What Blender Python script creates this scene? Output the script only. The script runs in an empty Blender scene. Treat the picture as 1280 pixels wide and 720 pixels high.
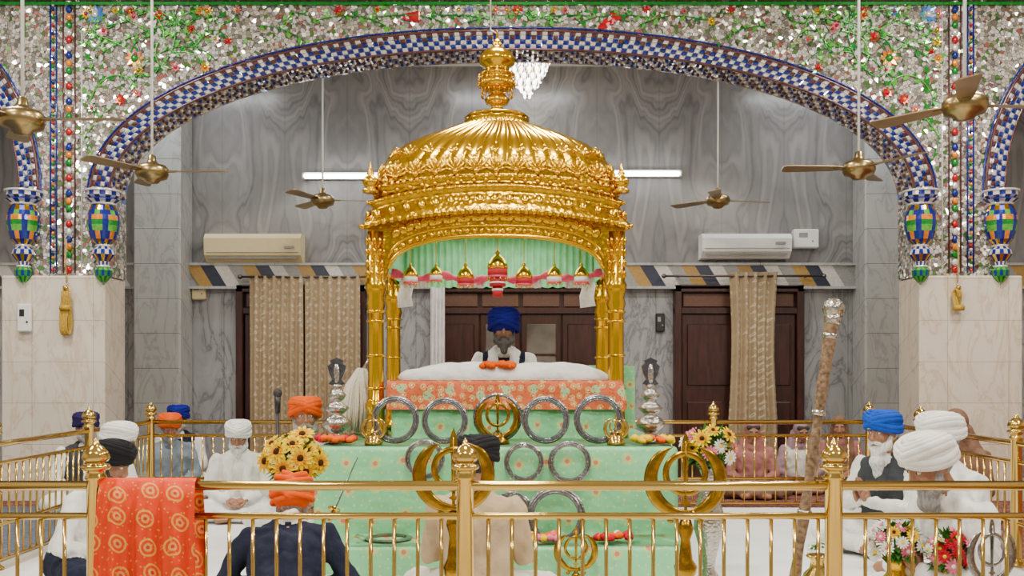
import bpy, math, random
import numpy as np
from mathutils import Vector, Matrix, noise
random.seed(7)
pi=math.pi
EYE=1.32
def P(px,py,d): return Vector(((px-640)*d/1200.0, d, EYE+(465-py)*d/1200.0))
def T(*a): return Matrix.Translation(Vector(a))
def R(a,ax): return Matrix.Rotation(a,4,ax)
def S(x,y,z): return Matrix.Diagonal((x,y,z,1))
SC=bpy.context.scene
# ------------------------------------------------------------ materials
class G:
    def __init__(s,name,col=(.8,.8,.8),rough=.5,metal=0,spec=None):
        s.m=bpy.data.materials.new(name); s.m.use_nodes=True
        s.t=s.m.node_tree; s.b=s.t.nodes['Principled BSDF']
        s.b.inputs['Base Color'].default_value=(*col,1); s.b.inputs['Roughness'].default_value=rough
        s.b.inputs['Metallic'].default_value=metal
        if spec is not None: s.b.inputs['Specular IOR Level'].default_value=spec
    def n(s,typ,props={},**inp):
        nd=s.t.nodes.new(typ)
        for k,v in props.items(): setattr(nd,k,v)
        for k,v in inp.items():
            key=int(k[1:]) if (k[0]=='i' and k[1:].isdigit()) else k.replace('_',' ')
            if isinstance(v,bpy.types.NodeSocket): s.t.links.new(v,nd.inputs[key])
            else: nd.inputs[key].default_value=v
        return nd
    def l(s,a,k): s.t.links.new(a,s.b.inputs[k])
    def obj(s): return s.n('ShaderNodeTexCoord').outputs['Object']
    def flat(s):
        sp=s.n('ShaderNodeSeparateXYZ',i0=s.obj())
        u=s.math('ADD',sp.outputs[0],s.math('MULTIPLY',sp.outputs[1],.5))
        v=s.math('ADD',sp.outputs[2],s.math('MULTIPLY',sp.outputs[1],.5))
        return s.n('ShaderNodeCombineXYZ',i0=u,i1=v,i2=0.0).outputs[0]
    def math(s,op,a,b=0.0,c=0.0): return s.n('ShaderNodeMath',{'operation':op},i0=a,i1=b,i2=c).outputs[0]
    def mix(s,f,a,b):
        nd=s.n('ShaderNodeMix',{'data_type':'RGBA'})
        for k,v in ((0,f),(6,a),(7,b)):
            if isinstance(v,bpy.types.NodeSocket): s.t.links.new(v,nd.inputs[k])
            else: nd.inputs[k].default_value=v if not isinstance(v,tuple) else (*v[:3],1)
        return nd.outputs[2]
    def ramp(s,f,stops,interp='LINEAR'):
        nd=s.n('ShaderNodeValToRGB',i0=f); cr=nd.color_ramp; cr.interpolation=interp
        while len(cr.elements)<len(stops): cr.elements.new(.5)
        for e,(p,c) in zip(cr.elements,stops): e.position=p; e.color=(*c,1)
        return nd.outputs[0]
    def bump(s,h,strength=.3,dist=.01):
        nd=s.n('ShaderNodeBump',Height=h,Strength=strength,Distance=dist); s.l(nd.outputs[0],'Normal')
MC={}
def mat(name,col,rough=.5,metal=0,bs=40,bump=.15,var=.12,dist=.01,emit=0,stretch=None,spec=None):
    if name in MC: return MC[name]
    g=G(name,col,rough,metal,spec); o=g.obj()
    if stretch: o=g.n('ShaderNodeMapping',Vector=o,Scale=stretch).outputs[0]
    nz=g.n('ShaderNodeTexNoise',Vector=o,Scale=bs,Detail=3.0).outputs[0]
    lo=tuple(max(0,c*(1-var)) for c in col); hi=tuple(min(1,c*(1+var)) for c in col)
    c=g.ramp(nz,[(.3,lo),(.7,hi)]); g.l(c,'Base Color')
    if bump: g.bump(nz,bump,dist)
    if emit:
        g.l(c,'Emission Color'); g.b.inputs['Emission Strength'].default_value=emit
    MC[name]=g.m; return g.m
def cloth(name,col,rough=.9,var=.1):
    return mat('cloth_'+name,col,rough,0,9,.6,var,.04,spec=.2)
def spots(name,base,layers,rough=.6):
    g=G(name,base,rough,0,.3); v=g.flat(); c=base
    nz=g.n('ShaderNodeTexNoise',Vector=v,Scale=4.0).outputs[0]
    c=g.mix(nz,tuple(x*.85 for x in base),tuple(min(1,x*1.12) for x in base))
    for (sc,lo,hi,col,metric,rnd) in layers:
        vo=g.n('ShaderNodeTexVoronoi',{'voronoi_dimensions':'2D','distance':metric},Vector=v,Scale=sc,Randomness=rnd)
        a=g.math('GREATER_THAN',vo.outputs['Distance'],lo); b=g.math('LESS_THAN',vo.outputs['Distance'],hi)
        f=g.math('MULTIPLY',a,b); c=g.mix(f,c,col)
    g.l(c,'Base Color')
    n2=g.n('ShaderNodeTexNoise',Vector=v,Scale=7.0,Detail=2.0).outputs[0]; g.bump(n2,.6,.04)
    MC[name]=g.m; return g.m
def goldm(name,col,rough,scale,strength,dist=.012,kind='v'):
    g=G(name,col,rough,1); o=g.obj()
    nz=g.n('ShaderNodeTexNoise',Vector=o,Scale=scale*.6,Detail=3.0).outputs[0]
    if kind=='v':
        vo=g.n('ShaderNodeTexVoronoi',{'feature':'SMOOTH_F1'},Vector=o,Scale=scale).outputs['Distance']
        h=g.math('ADD',vo,g.math('MULTIPLY',nz,.6))
    else: h=nz
    c=g.ramp(h,[(.2,col),(.9,tuple(x*.6 for x in col))]) if kind=='v' else g.ramp(h,[(.3,tuple(x*.9 for x in col)),(.7,col)])
    g.l(c,'Base Color'); g.bump(h,strength,dist); g.m.name=name
    return g.m
GOLD=goldm('gold_repousse',(.84,.47,.010),.22,34,.42,.012)
GOLDS=goldm('gold_polished',(.86,.50,.016),.17,12,.06,.01,'n')
GOLDK=goldm('gold_khanda',(.52,.30,.03),.22,30,.25,.006)
BRASS=goldm('brass_polished',(.72,.49,.13),.13,6,.04,.01,'n')
STEEL=goldm('steel_engraved',(.42,.42,.43),.22,60,.35,.006)
BRONZE=mat('fan_bronze',(.34,.25,.11),.28,1,20,.03,.1)
SILVER=goldm('silver_embossed',(.66,.62,.56),.22,70,.5,.008)
WOODM=mat('dark_wood',(.040,.011,.007),.35,0,8,.1,.4,stretch=(3,3,.5))
WOOD2=mat('staff_wood',(.20,.125,.07),.45,0,50,.6,.6,.01)
BLACK=mat('black_plastic',(.015,.015,.017),.4)
GLASSY=mat('door_glass',(.13,.11,.09),.08,0,3,.0,.4)
WPL=mat('white_plastic',(.78,.78,.76),.35,0,10,0,.03)
BPL=mat('beige_plastic',(.68,.57,.32),.4,0,10,0,.03)
GREY=mat('grey_slot',(.25,.25,.24),.5)
WCEIL=mat('ceiling_paint',(.72,.71,.68),.8,0,5,.02,.03)
def marble_book():
    g=G('marble_bookmatched',(.4,.4,.42),.22); sp=g.n('ShaderNodeSeparateXYZ',i0=g.obj())
    x=g.math('PINGPONG',g.math('ADD',sp.outputs[0],20.0),.78)
    v=g.n('ShaderNodeCombineXYZ',i0=g.math('MULTIPLY',x,1.25),i1=g.math('MULTIPLY',sp.outputs[2],.5),i2=sp.outputs[1]).outputs[0]
    nz=g.n('ShaderNodeTexNoise',Vector=v,Scale=1.0,Detail=3.0,Roughness=.42,Distortion=.6).outputs[0]
    w=g.math('SINE',g.math('MULTIPLY',nz,140.0)); w=g.math('MULTIPLY_ADD',w,.5,.5); w=g.math('POWER',w,.5)
    wb=g.math('SINE',g.math('MULTIPLY',nz,45.0)); wb=g.math('MULTIPLY_ADD',wb,.5,.5)
    n2=g.n('ShaderNodeTexNoise',Vector=v,Scale=6.0,Detail=8.0,Roughness=.7).outputs[0]
    w=g.math('ADD',g.math('ADD',g.math('MULTIPLY',w,.24),g.math('MULTIPLY',wb,.26)),g.math('MULTIPLY',n2,.50))
    c=g.ramp(w,[(.2,(.125,.12,.125)),(.42,(.185,.18,.18)),(.62,(.235,.226,.22)),(.85,(.30,.288,.276))])
    jx=g.math('LESS_THAN',g.math('MINIMUM',x,g.math('SUBTRACT',.78,x)),.004)
    c=g.mix(g.math('MULTIPLY',jx,.6),c,(.12,.12,.12)); g.l(c,'Base Color'); return g.m
MARB=marble_book()
def marble_tile(name,c0,c1,vein,bw,bh,seam=(.35,.34,.33),rough=.25,vw=.035):
    g=G(name,c0,rough); v=g.flat()
    br=g.n('ShaderNodeTexBrick',{'offset':0.0},Vector=v,Scale=1.0,Brick_Width=bw,Row_Height=bh,Mortar_Size=.003,Mortar_Smooth=0.0,
        Color1=(1,1,1,1),Color2=(.93,.93,.93,1),Mortar=(*seam,1))
    st=g.n('ShaderNodeMapping',Vector=g.obj(),Rotation=(0,.5,0),Scale=(2.2,2.2,.8)).outputs[0]
    nz=g.n('ShaderNodeTexNoise',Vector=st,Scale=1.6,Detail=8.0,Roughness=.6,Distortion=1.2).outputs[0]
    a=g.math('ABSOLUTE',g.math('SUBTRACT',nz,.5))
    c=g.ramp(a,[(0,vein),(vw,c1),(.2,c0)])
    mx=g.n('ShaderNodeMix',{'data_type':'RGBA','blend_type':'MULTIPLY'}); mx.inputs[0].default_value=1
    g.t.links.new(c,mx.inputs[6]); g.t.links.new(br.outputs[0],mx.inputs[7]); g.l(mx.outputs[2],'Base Color'); return g.m
MTILE=marble_tile('marble_pier_cream',(.74,.67,.57),(.71,.63,.53),(.60,.50,.38),.62,.42,(.6,.56,.5))
MWALL=marble_tile('marble_wall_grey',(.38,.39,.385),(.30,.305,.31),(.18,.18,.19),.6,3.0)
MPIL=marble_tile('marble_pilaster',(.44,.45,.44),(.41,.42,.41),(.33,.33,.33),3.0,.42)
def mosaic(name,scale,cols,tilt=.35,metal=.75,rough=.15):
    g=G(name,(.8,.8,.8),rough,metal); v=g.obj()
    vo=g.n('ShaderNodeTexVoronoi',Vector=v,Scale=scale)
    ed=g.n('ShaderNodeTexVoronoi',{'feature':'DISTANCE_TO_EDGE'},Vector=v,Scale=scale).outputs['Distance']
    sp=g.n('ShaderNodeSeparateColor',i0=vo.outputs['Color'])
    c=g.ramp(sp.outputs[0],cols,'CONSTANT')
    c=g.mix(g.math('LESS_THAN',ed,.05),c,(.17,.14,.11)); g.l(c,'Base Color')
    vm=g.n('ShaderNodeVectorMath',{'operation':'SUBTRACT'},i0=vo.outputs['Color'],i1=(.5,.5,.5)).outputs[0]
    vs=g.n('ShaderNodeVectorMath',{'operation':'SCALE'},i0=vm,Scale=tilt).outputs[0]
    ge=g.n('ShaderNodeNewGeometry').outputs['Normal']
    va=g.n('ShaderNodeVectorMath',{'operation':'ADD'},i0=ge,i1=vs).outputs[0]
    g.l(g.n('ShaderNodeVectorMath',{'operation':'NORMALIZE'},i0=va).outputs[0],'Normal'); return g.m
MIR=mosaic('mirror_mosaic',28,[(0,(.50,.48,.43)),(.16,(.92,.91,.86)),(.34,(.27,.26,.23)),(.45,(.76,.70,.58)),(.62,(1,1,1)),(.78,(.44,.46,.42)),(.88,(.12,.34,.08)),(.95,(.62,.20,.18))],.95,.6,.12)
MREV=mosaic('mirror_reveal_mosaic',16,[(0,(.45,.33,.22)),(.3,(.7,.6,.5)),(.5,(.25,.18,.14)),(.7,(.8,.75,.7)),(.85,(.12,.2,.55))],.3,.4)
def enam(n,c): return mat('enamel_'+n,c,.15,.25,30,.02,.25)
EB=enam('blue',(.012,.025,.24)); ELB=enam('sky',(.06,.25,.75)); EG=enam('green',(.01,.24,.03)); ELG=enam('lime',(.12,.46,.06))
ER=enam('red',(.50,.01,.02)); EW=mat('mirror_chip',(.85,.85,.83),.12,.5,30,.02,.05); EO=enam('orange',(.8,.25,.02)); EM=enam('maroon',(.11,.045,.05)); EY=enam('yellow',(.80,.50,.01)); EPK=enam('pink',(.7,.15,.25))
GREENC=spots('green_satin_floral',(.24,.66,.33),[(5.5,0,.20,(.46,.63,.24),'EUCLIDEAN',.3),(5.5,0,.085,(.68,.20,.12),'EUCLIDEAN',.3),(17,0,.12,(.60,.68,.30),'EUCLIDEAN',.6)],.42)
PINKC=spots('peach_paisley_cloth',(.72,.15,.05),[(14,.18,.34,(.76,.45,.14),'EUCLIDEAN',.5),(14,0,.12,(.85,.70,.4),'EUCLIDEAN',.5),(5,0,.16,(.4,.62,.3),'EUCLIDEAN',.3),(30,0,.15,(.6,.04,.05),'EUCLIDEAN',.8)],.6)
ORC=spots('orange_embroidered_cloth',(.76,.045,.001),[(8.5,.26,.33,(.78,.36,.05),'EUCLIDEAN',.3),(8.5,0,.16,(.78,.34,.06),'EUCLIDEAN',.3),(8.5,0,.07,(.55,.03,.03),'EUCLIDEAN',.3),(30,0,.12,(.78,.28,.04),'EUCLIDEAN',.9)],.6)
CURT=spots('beige_leaf_curtain',(.36,.27,.165),[(11,0,.26,(.56,.49,.36),'MANHATTAN',.35),(11,0,.10,(.34,.27,.17),'MANHATTAN',.35)],.8)
CARP=spots('red_carpet',(.17,.05,.04),[(9,.2,.3,(.32,.20,.13),'EUCLIDEAN',.2),(9,0,.12,(.28,.09,.07),'EUCLIDEAN',.2),(25,0,.15,(.08,.06,.12),'EUCLIDEAN',.6)],.95)
SHEET=mat('white_floor_sheet',(.80,.80,.80),.9,0,2.5,.35,.05,.05)
PALEG=mat('pale_green_chandoa',(.30,.72,.38),.6,0,14,.2,.12,.02)
PINKS=mat('pink_ribbon',(.80,.07,.16),.5,0,30,.3,.2)
WCL=cloth('white',(.80,.79,.77))
LACE=mat('white_lace',(.8,.78,.74),.7)
SKIN=mat('skin_brown',(.33,.155,.087),.5,0,60,.1,.1); SKIN2=mat('skin_dark',(.28,.135,.075),.5,0,60,.1,.1)
LIP=mat('lips',(.28,.10,.08),.45); EYEW=mat('eye_white',(.75,.72,.68),.3,0,20,0,.02); EYEB=mat('eye_iris',(.02,.012,.01),.15,0,20,0,.02)
def hair(n,c): return mat('beard_'+n,c,.8,0,90,.8,.35,.01,stretch=(1,1,.25))
BW=hair('white',(.70,.69,.67)); BG=hair('grey',(.30,.29,.29)); BK=hair('black',(.03,.028,.028)); BSP=hair('salt',(.10,.10,.10))
# ------------------------------------------------------------ mesh builder
class MB:
    def __init__(s): s.v=[];s.f=[];s.m=[];s.s=[];s.mats=[]
    def mi(s,m):
        if m not in s.mats: s.mats.append(m)
        return s.mats.index(m)
    def add(s,vs,fs,m,smooth=True,M=None):
        o=len(s.v)
        if M is not None: vs=[M@Vector(v) for v in vs]
        s.v.extend([tuple(v) for v in vs]); k=s.mi(m)
        for f in fs: s.f.append(tuple(o+i for i in f)); s.m.append(k); s.s.append(smooth)
    def box(s,x0,x1,y0,y1,z0,z1,m,M=None,bev=0):
        b=min(bev,(x1-x0)/2.01,(y1-y0)/2.01,(z1-z0)/2.01)
        if b<=0:
            vs=[(x,y,z) for x in(x0,x1) for y in(y0,y1) for z in(z0,z1)]
            s.add(vs,[(0,1,3,2),(4,6,7,5),(0,4,5,1),(2,3,7,6),(0,2,6,4),(1,5,7,3)],m,False,M); return
        vs=[];idx={}
        for i,x in enumerate((x0,x1)):
            for j,y in enumerate((y0,y1)):
                for k,z in enumerate((z0,z1)):
                    dx=b if i==0 else -b; dy=b if j==0 else -b; dz=b if k==0 else -b
                    idx[(i,j,k)]=(len(vs),len(vs)+1,len(vs)+2)
                    vs+=[(x,y+dy,z+dz),(x+dx,y,z+dz),(x+dx,y+dy,z)]
        fs=[]
        for i in(0,1): fs.append(tuple(idx[(i,j,k)][0] for j,k in((0,0),(0,1),(1,1),(1,0))))
        for j in(0,1): fs.append(tuple(idx[(i,j,k)][1] for i,k in((0,0),(0,1),(1,1),(1,0))))
        for k in(0,1): fs.append(tuple(idx[(i,j,k)][2] for i,j in((0,0),(0,1),(1,1),(1,0))))
        for a in(0,1):
            for c in(0,1):
                q=idx; fs.append((q[(0,a,c)][1],q[(1,a,c)][1],q[(1,a,c)][2],q[(0,a,c)][2]))
                fs.append((q[(a,0,c)][0],q[(a,1,c)][0],q[(a,1,c)][2],q[(a,0,c)][2]))
                fs.append((q[(a,c,0)][0],q[(a,c,1)][0],q[(a,c,1)][1],q[(a,c,0)][1]))
        for t in idx.values(): fs.append(t)
        s.add(vs,fs,m,False,M)
    def lathe(s,prof,m,M=None,n=20,flute=0,smooth=True,mf=None):
        vs=[];fs=[]
        for r,z in prof:
            for i in range(n):
                a=2*pi*i/n; rr=r*(1+flute*(i%2)); vs.append((rr*math.cos(a),rr*math.sin(a),z))
        for j in range(len(prof)-1):
            for i in range(n):
                k=(i+1)%n; fs.append((j*n+i,j*n+k,(j+1)*n+k,(j+1)*n+i))
        if mf is None:
            fs.append(tuple(range(n-1,-1,-1))); fs.append(tuple((len(prof)-1)*n+i for i in range(n)))
            s.add(vs,fs,m,smooth,M)
        else:
            o=len(s.v)
            s.v.extend([tuple(M@Vector(v)) for v in vs])
            for q,f in enumerate(fs):
                s.f.append(tuple(o+i for i in f)); s.m.append(s.mi(mf(q//n,q%n))); s.s.append(False)
    def tube(s,pts,rad,m,n=8,closed=False,M=None,flat=(1,1),up=None,cap=True):
        pts=[Vector(p) for p in pts]; L=len(pts)
        if not hasattr(rad,'__len__'): rad=[rad]*L
        vs=[];fs=[];prev=None
        for i,p in enumerate(pts):
            if closed: t=pts[(i+1)%L]-pts[i-1]
            else: t=pts[min(i+1,L-1)]-pts[max(i-1,0)]
            if t.length<1e-9: t=Vector((0,0,1))
            t.normalize()
            if up is not None: u=Vector(up)
            elif prev is not None: u=prev
            else: u=Vector((0,0,1)) if abs(t.z)<.9 else Vector((1,0,0))
            a=(u-t*u.dot(t)); 
            if a.length<1e-6: a=t.orthogonal()
            a.normalize(); b=t.cross(a); prev=a
            for k in range(n):
                an=2*pi*k/n; vs.append(p+(a*math.cos(an)*flat[0]+b*math.sin(an)*flat[1])*rad[i])
        for i in range(L if closed else L-1):
            j=(i+1)%L
            for k in range(n):
                q=(k+1)%n; fs.append((i*n+k,i*n+q,j*n+q,j*n+k))
        if not closed and cap: fs.append(tuple(range(n-1,-1,-1))); fs.append(tuple((L-1)*n+k for k in range(n)))
        s.add(vs,fs,m,True,M)
    def sph(s,c,r,m,n=12,k=8,M=None):
        if not hasattr(r,'__len__'): r=(r,r,r)
        vs=[(c[0],c[1],c[2]-r[2])]
        for j in range(1,k):
            ph=-pi/2+pi*j/k
            for i in range(n):
                a=2*pi*i/n; vs.append((c[0]+r[0]*math.cos(ph)*math.cos(a),c[1]+r[1]*math.cos(ph)*math.sin(a),c[2]+r[2]*math.sin(ph)))
        vs.append((c[0],c[1],c[2]+r[2])); fs=[]
        for i in range(n): q=(i+1)%n; fs.append((0,1+q,1+i)); fs.append((len(vs)-1,1+(k-2)*n+i,1+(k-2)*n+q))
        for j in range(k-2):
            for i in range(n):
                q=(i+1)%n; fs.append((1+j*n+i,1+j*n+q,1+(j+1)*n+q,1+(j+1)*n+i))
        s.add(vs,fs,m,True,M)
    def annulus(s,R1,R0,th,m,M,n=48):
        prof=[(R0,-th/2),((R0+R1)/2,-th/2*1.2),(R1,0),((R0+R1)/2,th/2*1.2),(R0,th/2)]
        vs=[];fs=[];k=len(prof)
        for i in range(n):
            a=2*pi*i/n
            for r,y in prof: vs.append((r*math.cos(a),y,r*math.sin(a)))
        for i in range(n):
            j=(i+1)%n
            for q in range(k):
                w=(q+1)%k; fs.append((i*k+q,i*k+w,j*k+w,j*k+q))
        s.add(vs,fs,m,False,M)
    def obj(s,name,parent=None):
        me=bpy.data.meshes.new(name); me.from_pydata(s.v,[],s.f)
        for m in s.mats: me.materials.append(m)
        me.polygons.foreach_set('material_index',s.m); me.polygons.foreach_set('use_smooth',s.s); me.update()
        o=bpy.data.objects.new(name,me); SC.collection.objects.link(o)
        if parent: o.parent=parent
        return o
def empty(name):
    o=bpy.data.objects.new(name,None); SC.collection.objects.link(o); return o
def fixn(o):
    import bmesh
    bm=bmesh.new(); bm.from_mesh(o.data); bmesh.ops.recalc_face_normals(bm,faces=bm.faces); bm.to_mesh(o.data); bm.free()
# ------------------------------------------------------------ room shell
b=MB(); b.box(-9,9,-5,12.4,-.1,0,mat('floor_marble',(.55,.50,.43),.3)); b.obj('floor')
b=MB(); b.box(-9,9,-5,9.8,5.6,5.75,WCEIL); b.box(-9,9,9.8,12.4,5.14,5.3,WCEIL); b.obj('ceiling')
b=MB(); b.box(-9.2,-9,-5,12.4,0,5.6,MTILE); b.obj('wall_left')
b=MB(); b.box(9,9.2,-5,12.4,0,5.6,MTILE); b.obj('wall_right')
b=MB(); b.box(-8.8,8.8,9.32,9.74,0.001,.012,CARP); b.box(-4.1,4.1,9.74,11.5,.001,.012,CARP); b.box(3.5,8.8,2,9.32,.001,.012,CARP); b.box(-8.8,-3.55,2,9.32,.001,.012,mat('blue_grey_carpet',(.10,.12,.17),.95,0,30,.3,.4)); b.obj('carpet')
b=MB(); vs=[];fs=[];nx,ny=90,70
for j in range(ny+1):
    for i in range(nx+1):
        x=-3.36+6.72*i/nx; y=4.15+5.1*j/ny
        vs.append((x,y,.012+.012*max(0,noise.noise(Vector((x*2.3,y*1.2,0))))))
for j in range(ny):
    for i in range(nx): a=j*(nx+1)+i; fs.append((a,a+1,a+nx+2,a+nx+1))
b.add(vs,fs,SHEET); b.obj('floor_sheet')
b=MB()
b.box(-9,9,12,12.3,2.55,5.2,MARB); b.box(-9,9,12,12.3,0,2.55,MWALL)
b.obj('wall_back')
b=MB()
for x0,x1 in((-4.56,-3.99),(4.25,4.80)): b.box(x0,x1,11.55,11.999,0,5.139,MPIL,bev=.02)
b.obj('marble_pilaster')
b=MB(); cols=[mat('inlay_grey',(.27,.27,.26),.3),mat('inlay_gold',(.36,.22,.06),.3),mat('inlay_navy',(.03,.035,.06),.3),mat('inlay_white',(.58,.56,.52),.3)]
z0,z1=2.38,2.64; x=-8.8;i=0
while x<8.8:
    w=.17; sk=.16
    if not(-4.7<x<-3.95 or 4.15<x<4.85):
        b.add([(x,11.88,z0),(x+w,11.88,z0),(x+w-sk,11.88,z1),(x-sk,11.88,z1)],[(0,1,2,3)],cols[i%4],False)
    x+=w;i+=1
b.box(-8.9,8.9,11.90,12.0,z0,z1,cols[0]); b.box(-8.9,8.9,11.86,12.0,z1,z1+.03,MPIL); b.box(-8.9,8.9,11.86,12,z0-.03,z0,MPIL)
b.obj('trim_1')
def door(name,px0,px1,pytop,glass):
    b=MB(); d=11.95; x0=P(px0,0,d).x; x1=P(px1,0,d).x; zt=P(0,pytop,d).z; w=.09; YE=11.999
    b.box(x0,x1,11.97,YE,0,zt,WOODM)
    b.box(x0,x0+w,11.86,YE,0,zt,WOODM,bev=.01); b.box(x1-w,x1,11.86,YE,0,zt,WOODM,bev=.01); b.box(x0,x1,11.86,YE,zt-w,zt,WOODM,bev=.01)
    b.box(x0,x1,11.88,YE,zt-.35,zt-.28,WOODM)
    n=4 if (x1-x0)>1.9 else 2; lw=(x1-x0-2*w)/n
    for i in range(n):
        a=x0+w+i*lw
        b.box(a+.01,a+lw-.01,11.92,11.96,0,zt-.36,WOODM,bev=.005)
        g=GLASSY if (i in glass) else WOODM
        for q0,q1 in((1.15,zt-.48),(.2,.95)):
            b.box(a+.07,a+lw-.07,11.90,11.93,q0,q1,g if q0>1 else WOODM,bev=.012)
            if g is GLASSY and q0>1: b.box(a+.06,a+lw-.06,11.895,11.925,(q0+q1)/2-.015,(q0+q1)/2+.015,WOODM)
        b.box(a+.03,a+lw-.03,11.93,11.95,zt-.26,zt-.1,mat('transom_wood',(.11,.045,.025),.4))
    b.obj(name)
door('door_1',540,762,357,(1,2)); door('door_2',297,458,357,()); door('door_3',842,1003,357,())
def curtain(px0,px1,pyt,d=11.75,zb=.05,waist=0,m=CURT):
    b=MB(); x0=P(px0,0,d).x;x1=P(px1,0,d).x;zt=P(0,pyt,d).z; n=110;k=14;vs=[];fs=[]
    nf=max(4,int((x1-x0)/.1))
    for j in range(k+1):
        t=j/k; z=zt+(zb-zt)*t
        for i in range(n+1):
            u=i/n; xc=(x0+x1)/2; w=(x1-x0)*(1-waist*math.sin(pi*min(1,t*1.4)))
            y=d+.04*math.sin(u*nf*2*pi+.6*math.sin(t*3))*(.6+.4*t)+.01*noise.noise(Vector((u*9,t*4,0)))
            vs.append((xc+(u-.5)*w,y,z))
    for j in range(k):
        for i in range(n): a=j*(n+1)+i; fs.append((a,a+1,a+n+2,a+n+1))
    b.add(vs,fs,m); b.obj('window_curtain')
ROD=mat('curtain_rod_metal',(.12,.1,.09),.3,.8)
curtain(312,379,345); curtain(381,450,345); curtain(911,972,340,waist=.12); curtain(538,556,350,d=11.6,m=WCL)
for px0,px1,py in((300,462,346),(830,1030,345),(530,770,352)):
    b=MB(); a=P(px0,py,11.75); c=P(px1,py,11.75); b.tube([a,c],.014,ROD); b.sph(a,.03,ROD); b.sph(c,.03,ROD)
    for q in(.1,.9): p=a.lerp(c,q); b.tube([p,(p.x,11.98,p.z)],.01,ROD)
    b.obj('curtain_rod')
# ------------------------------------------------------------ arcade wall
YF,YB=9.8,10.25; A,H,ZS=4.12,1.52,3.1; ZTOP=5.6; ZM=2.30; PW=.90
A2,H2=1.5,1.75; XC2=A+PW+A2
def arch_z(x,off=0):
    for c,a,h in((0,A,H),(-XC2,A2,H2),(XC2,A2,H2)):
        u=abs(x-c)/(a+off)
        if u<1: return ZS+(h+off)*(1-u**2.15)**(1/2.15)
    return None
wall=empty('wall_arcade')
b=MB()
def archwall(c,a,h,n=96):
    ts=[pi*i/n for i in range(n+1)]
    pts=[(c-a*math.copysign(abs(math.cos(t))**(2/2.15),math.cos(t)),ZS+h*max(0,math.sin(t))**(2/2.15)) for t in ts]
    for i in range(n):
        (xa,za),(xb,zb)=pts[i],pts[i+1]
        b.add([(xa,YF,za),(xb,YF,zb),(xb,YF,ZTOP),(xa,YF,ZTOP)],[(0,1,2,3)],MIR,False)
        b.add([(xa,YB,za),(xb,YB,zb),(xb,YB,ZTOP),(xa,YB,ZTOP)],[(3,2,1,0)],WCEIL,False)
        b.add([(xa,YF,za),(xb,YF,zb),(xb,YB,zb),(xa,YB,za)],[(3,2,1,0)],MREV,False)
archwall(0,A,H); archwall(-XC2,A2,H2,48); archwall(XC2,A2,H2,48)
for s in(-1,1):
    x0,x1=sorted((s*A,s*(A+PW)))
    b.box(x0,x1,YF,YB,ZM,ZTOP,MIR)
    x2,x3=sorted((s*(XC2+A2),s*9)); b.box(x2,x3,YF,YB,0,ZTOP,MTILE)
b.obj('mirror_work',wall)
b=MB()
for s in(-1,1):
    x0,x1=sorted((s*(A+.02),s*(A+1.07))); b.box(x0,x1,YF-.05,YB+.03,0,ZM,MTILE,bev=.015)
b.obj('marble_pier',wall)
b=MB()
def band(c,a,h):
    rows=[(0.0,.045),(.045,.09),(.09,.135),(.135,.175)]
    def pt(t,o): 
        ct=math.cos(t); return (c+(a+o)*math.copysign(abs(ct)**(2/2.15),ct), ZS+(h+o)*abs(math.sin(t))**(2/2.15))
    tt=[pi*i/2000 for i in range(2001)]; L=[0]
    pp=[pt(t,.08) for t in tt]
    for i in range(2000): L.append(L[-1]+math.dist(pp[i],pp[i+1]))
    N=int(L[-1]/.055); ts=np.interp(np.linspace(0,L[-1],N+1),L,tt)
    for i in range(N):
        for r,(o0,o1) in enumerate(rows):
            t0,t1=ts[i],ts[i+1]; q=[pt(t0,o0),pt(t1,o0),pt(t1,o1),pt(t0,o1)]
            cx=sum(p[0] for p in q)/4; cz=sum(p[1] for p in q)/4
            if r==3: m=EW if i%2 else EM
            elif r==0: m=EW if i%2 else EB
            elif r==1: m=EB if (i%2) else EW
            else: m=[EB,EW,EB,EM][i%4]
            q=[(cx+(p[0]-cx)*.86,YF-.012,cz+(p[1]-cz)*.86) for p in q]
            b.add(q+[(cx,YF-.028,cz)],[(0,1,4),(1,2,4),(2,3,4),(3,0,4)],m,False)
    for o,rad,m in((-.005,.014,EM),(.185,.016,EM),(.215,.010,EB)):
        b.tube([(x,YF-.005,z) for x,z in[pt(t,o) for t in ts]],rad,m,n=6)
    for i in range(0,N):
        for yy in (YF+.08,YF+.17,YF+.26,YF+.35):
            x,z=pt(ts[i],-.008); b.sph((x,yy,z),.018,[EB,EW,EM][(i+int(yy*10))%3],6,4)
band(0,A,H); band(-XC2,A2,H2); band(XC2,A2,H2)
for s in(-1,1):
    for xo,r,st in((.40,.034,2.3),(.56,.016,2.6)):
        z=2.36;i=0
        while z<5.1:
            b.sph((s*(A+xo),YF-.01,z),(r,.02,r*1.1),[ER,EW,EG,EO,EB,EW][i%6],8,6); z+=r*st; i+=1
    for xo,m in((.34,EM),(.46,EM),(.53,EB),(.59,EB),(.27,EW)): b.tube([(s*(A+xo),YF-.004,2.33),(s*(A+xo),YF-.004,5.1)],.009,m,n=6)
for z,h,m in((5.06,.03,EG),(5.10,.035,EM),(5.14,.03,GOLDS),(5.18,.10,mat('cornice_cyan',(.35,.6,.55),.3)),(5.29,.05,GOLDS)):
    b.box(-9,9,YF-.03-(z-5.06)*.2,YF,z,z+h,m)
b.obj('mosaic_band',wall)
b=MB()
def leaf(x,z,ang,l,m):
    c,s_=math.cos(ang),math.sin(ang); w=l*.28; y=YF-.012
    q=[(0,0),(l*.3,w),(l*.7,w*.8),(l,0),(l*.7,-w*.8),(l*.3,-w)]
    b.add([(x+c*u-s_*v,y-(.008 if k in(0,3) else 0),z+s_*u+c*v) for k,(u,v) in enumerate(q)],[tuple(range(6))],m,False)
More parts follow.
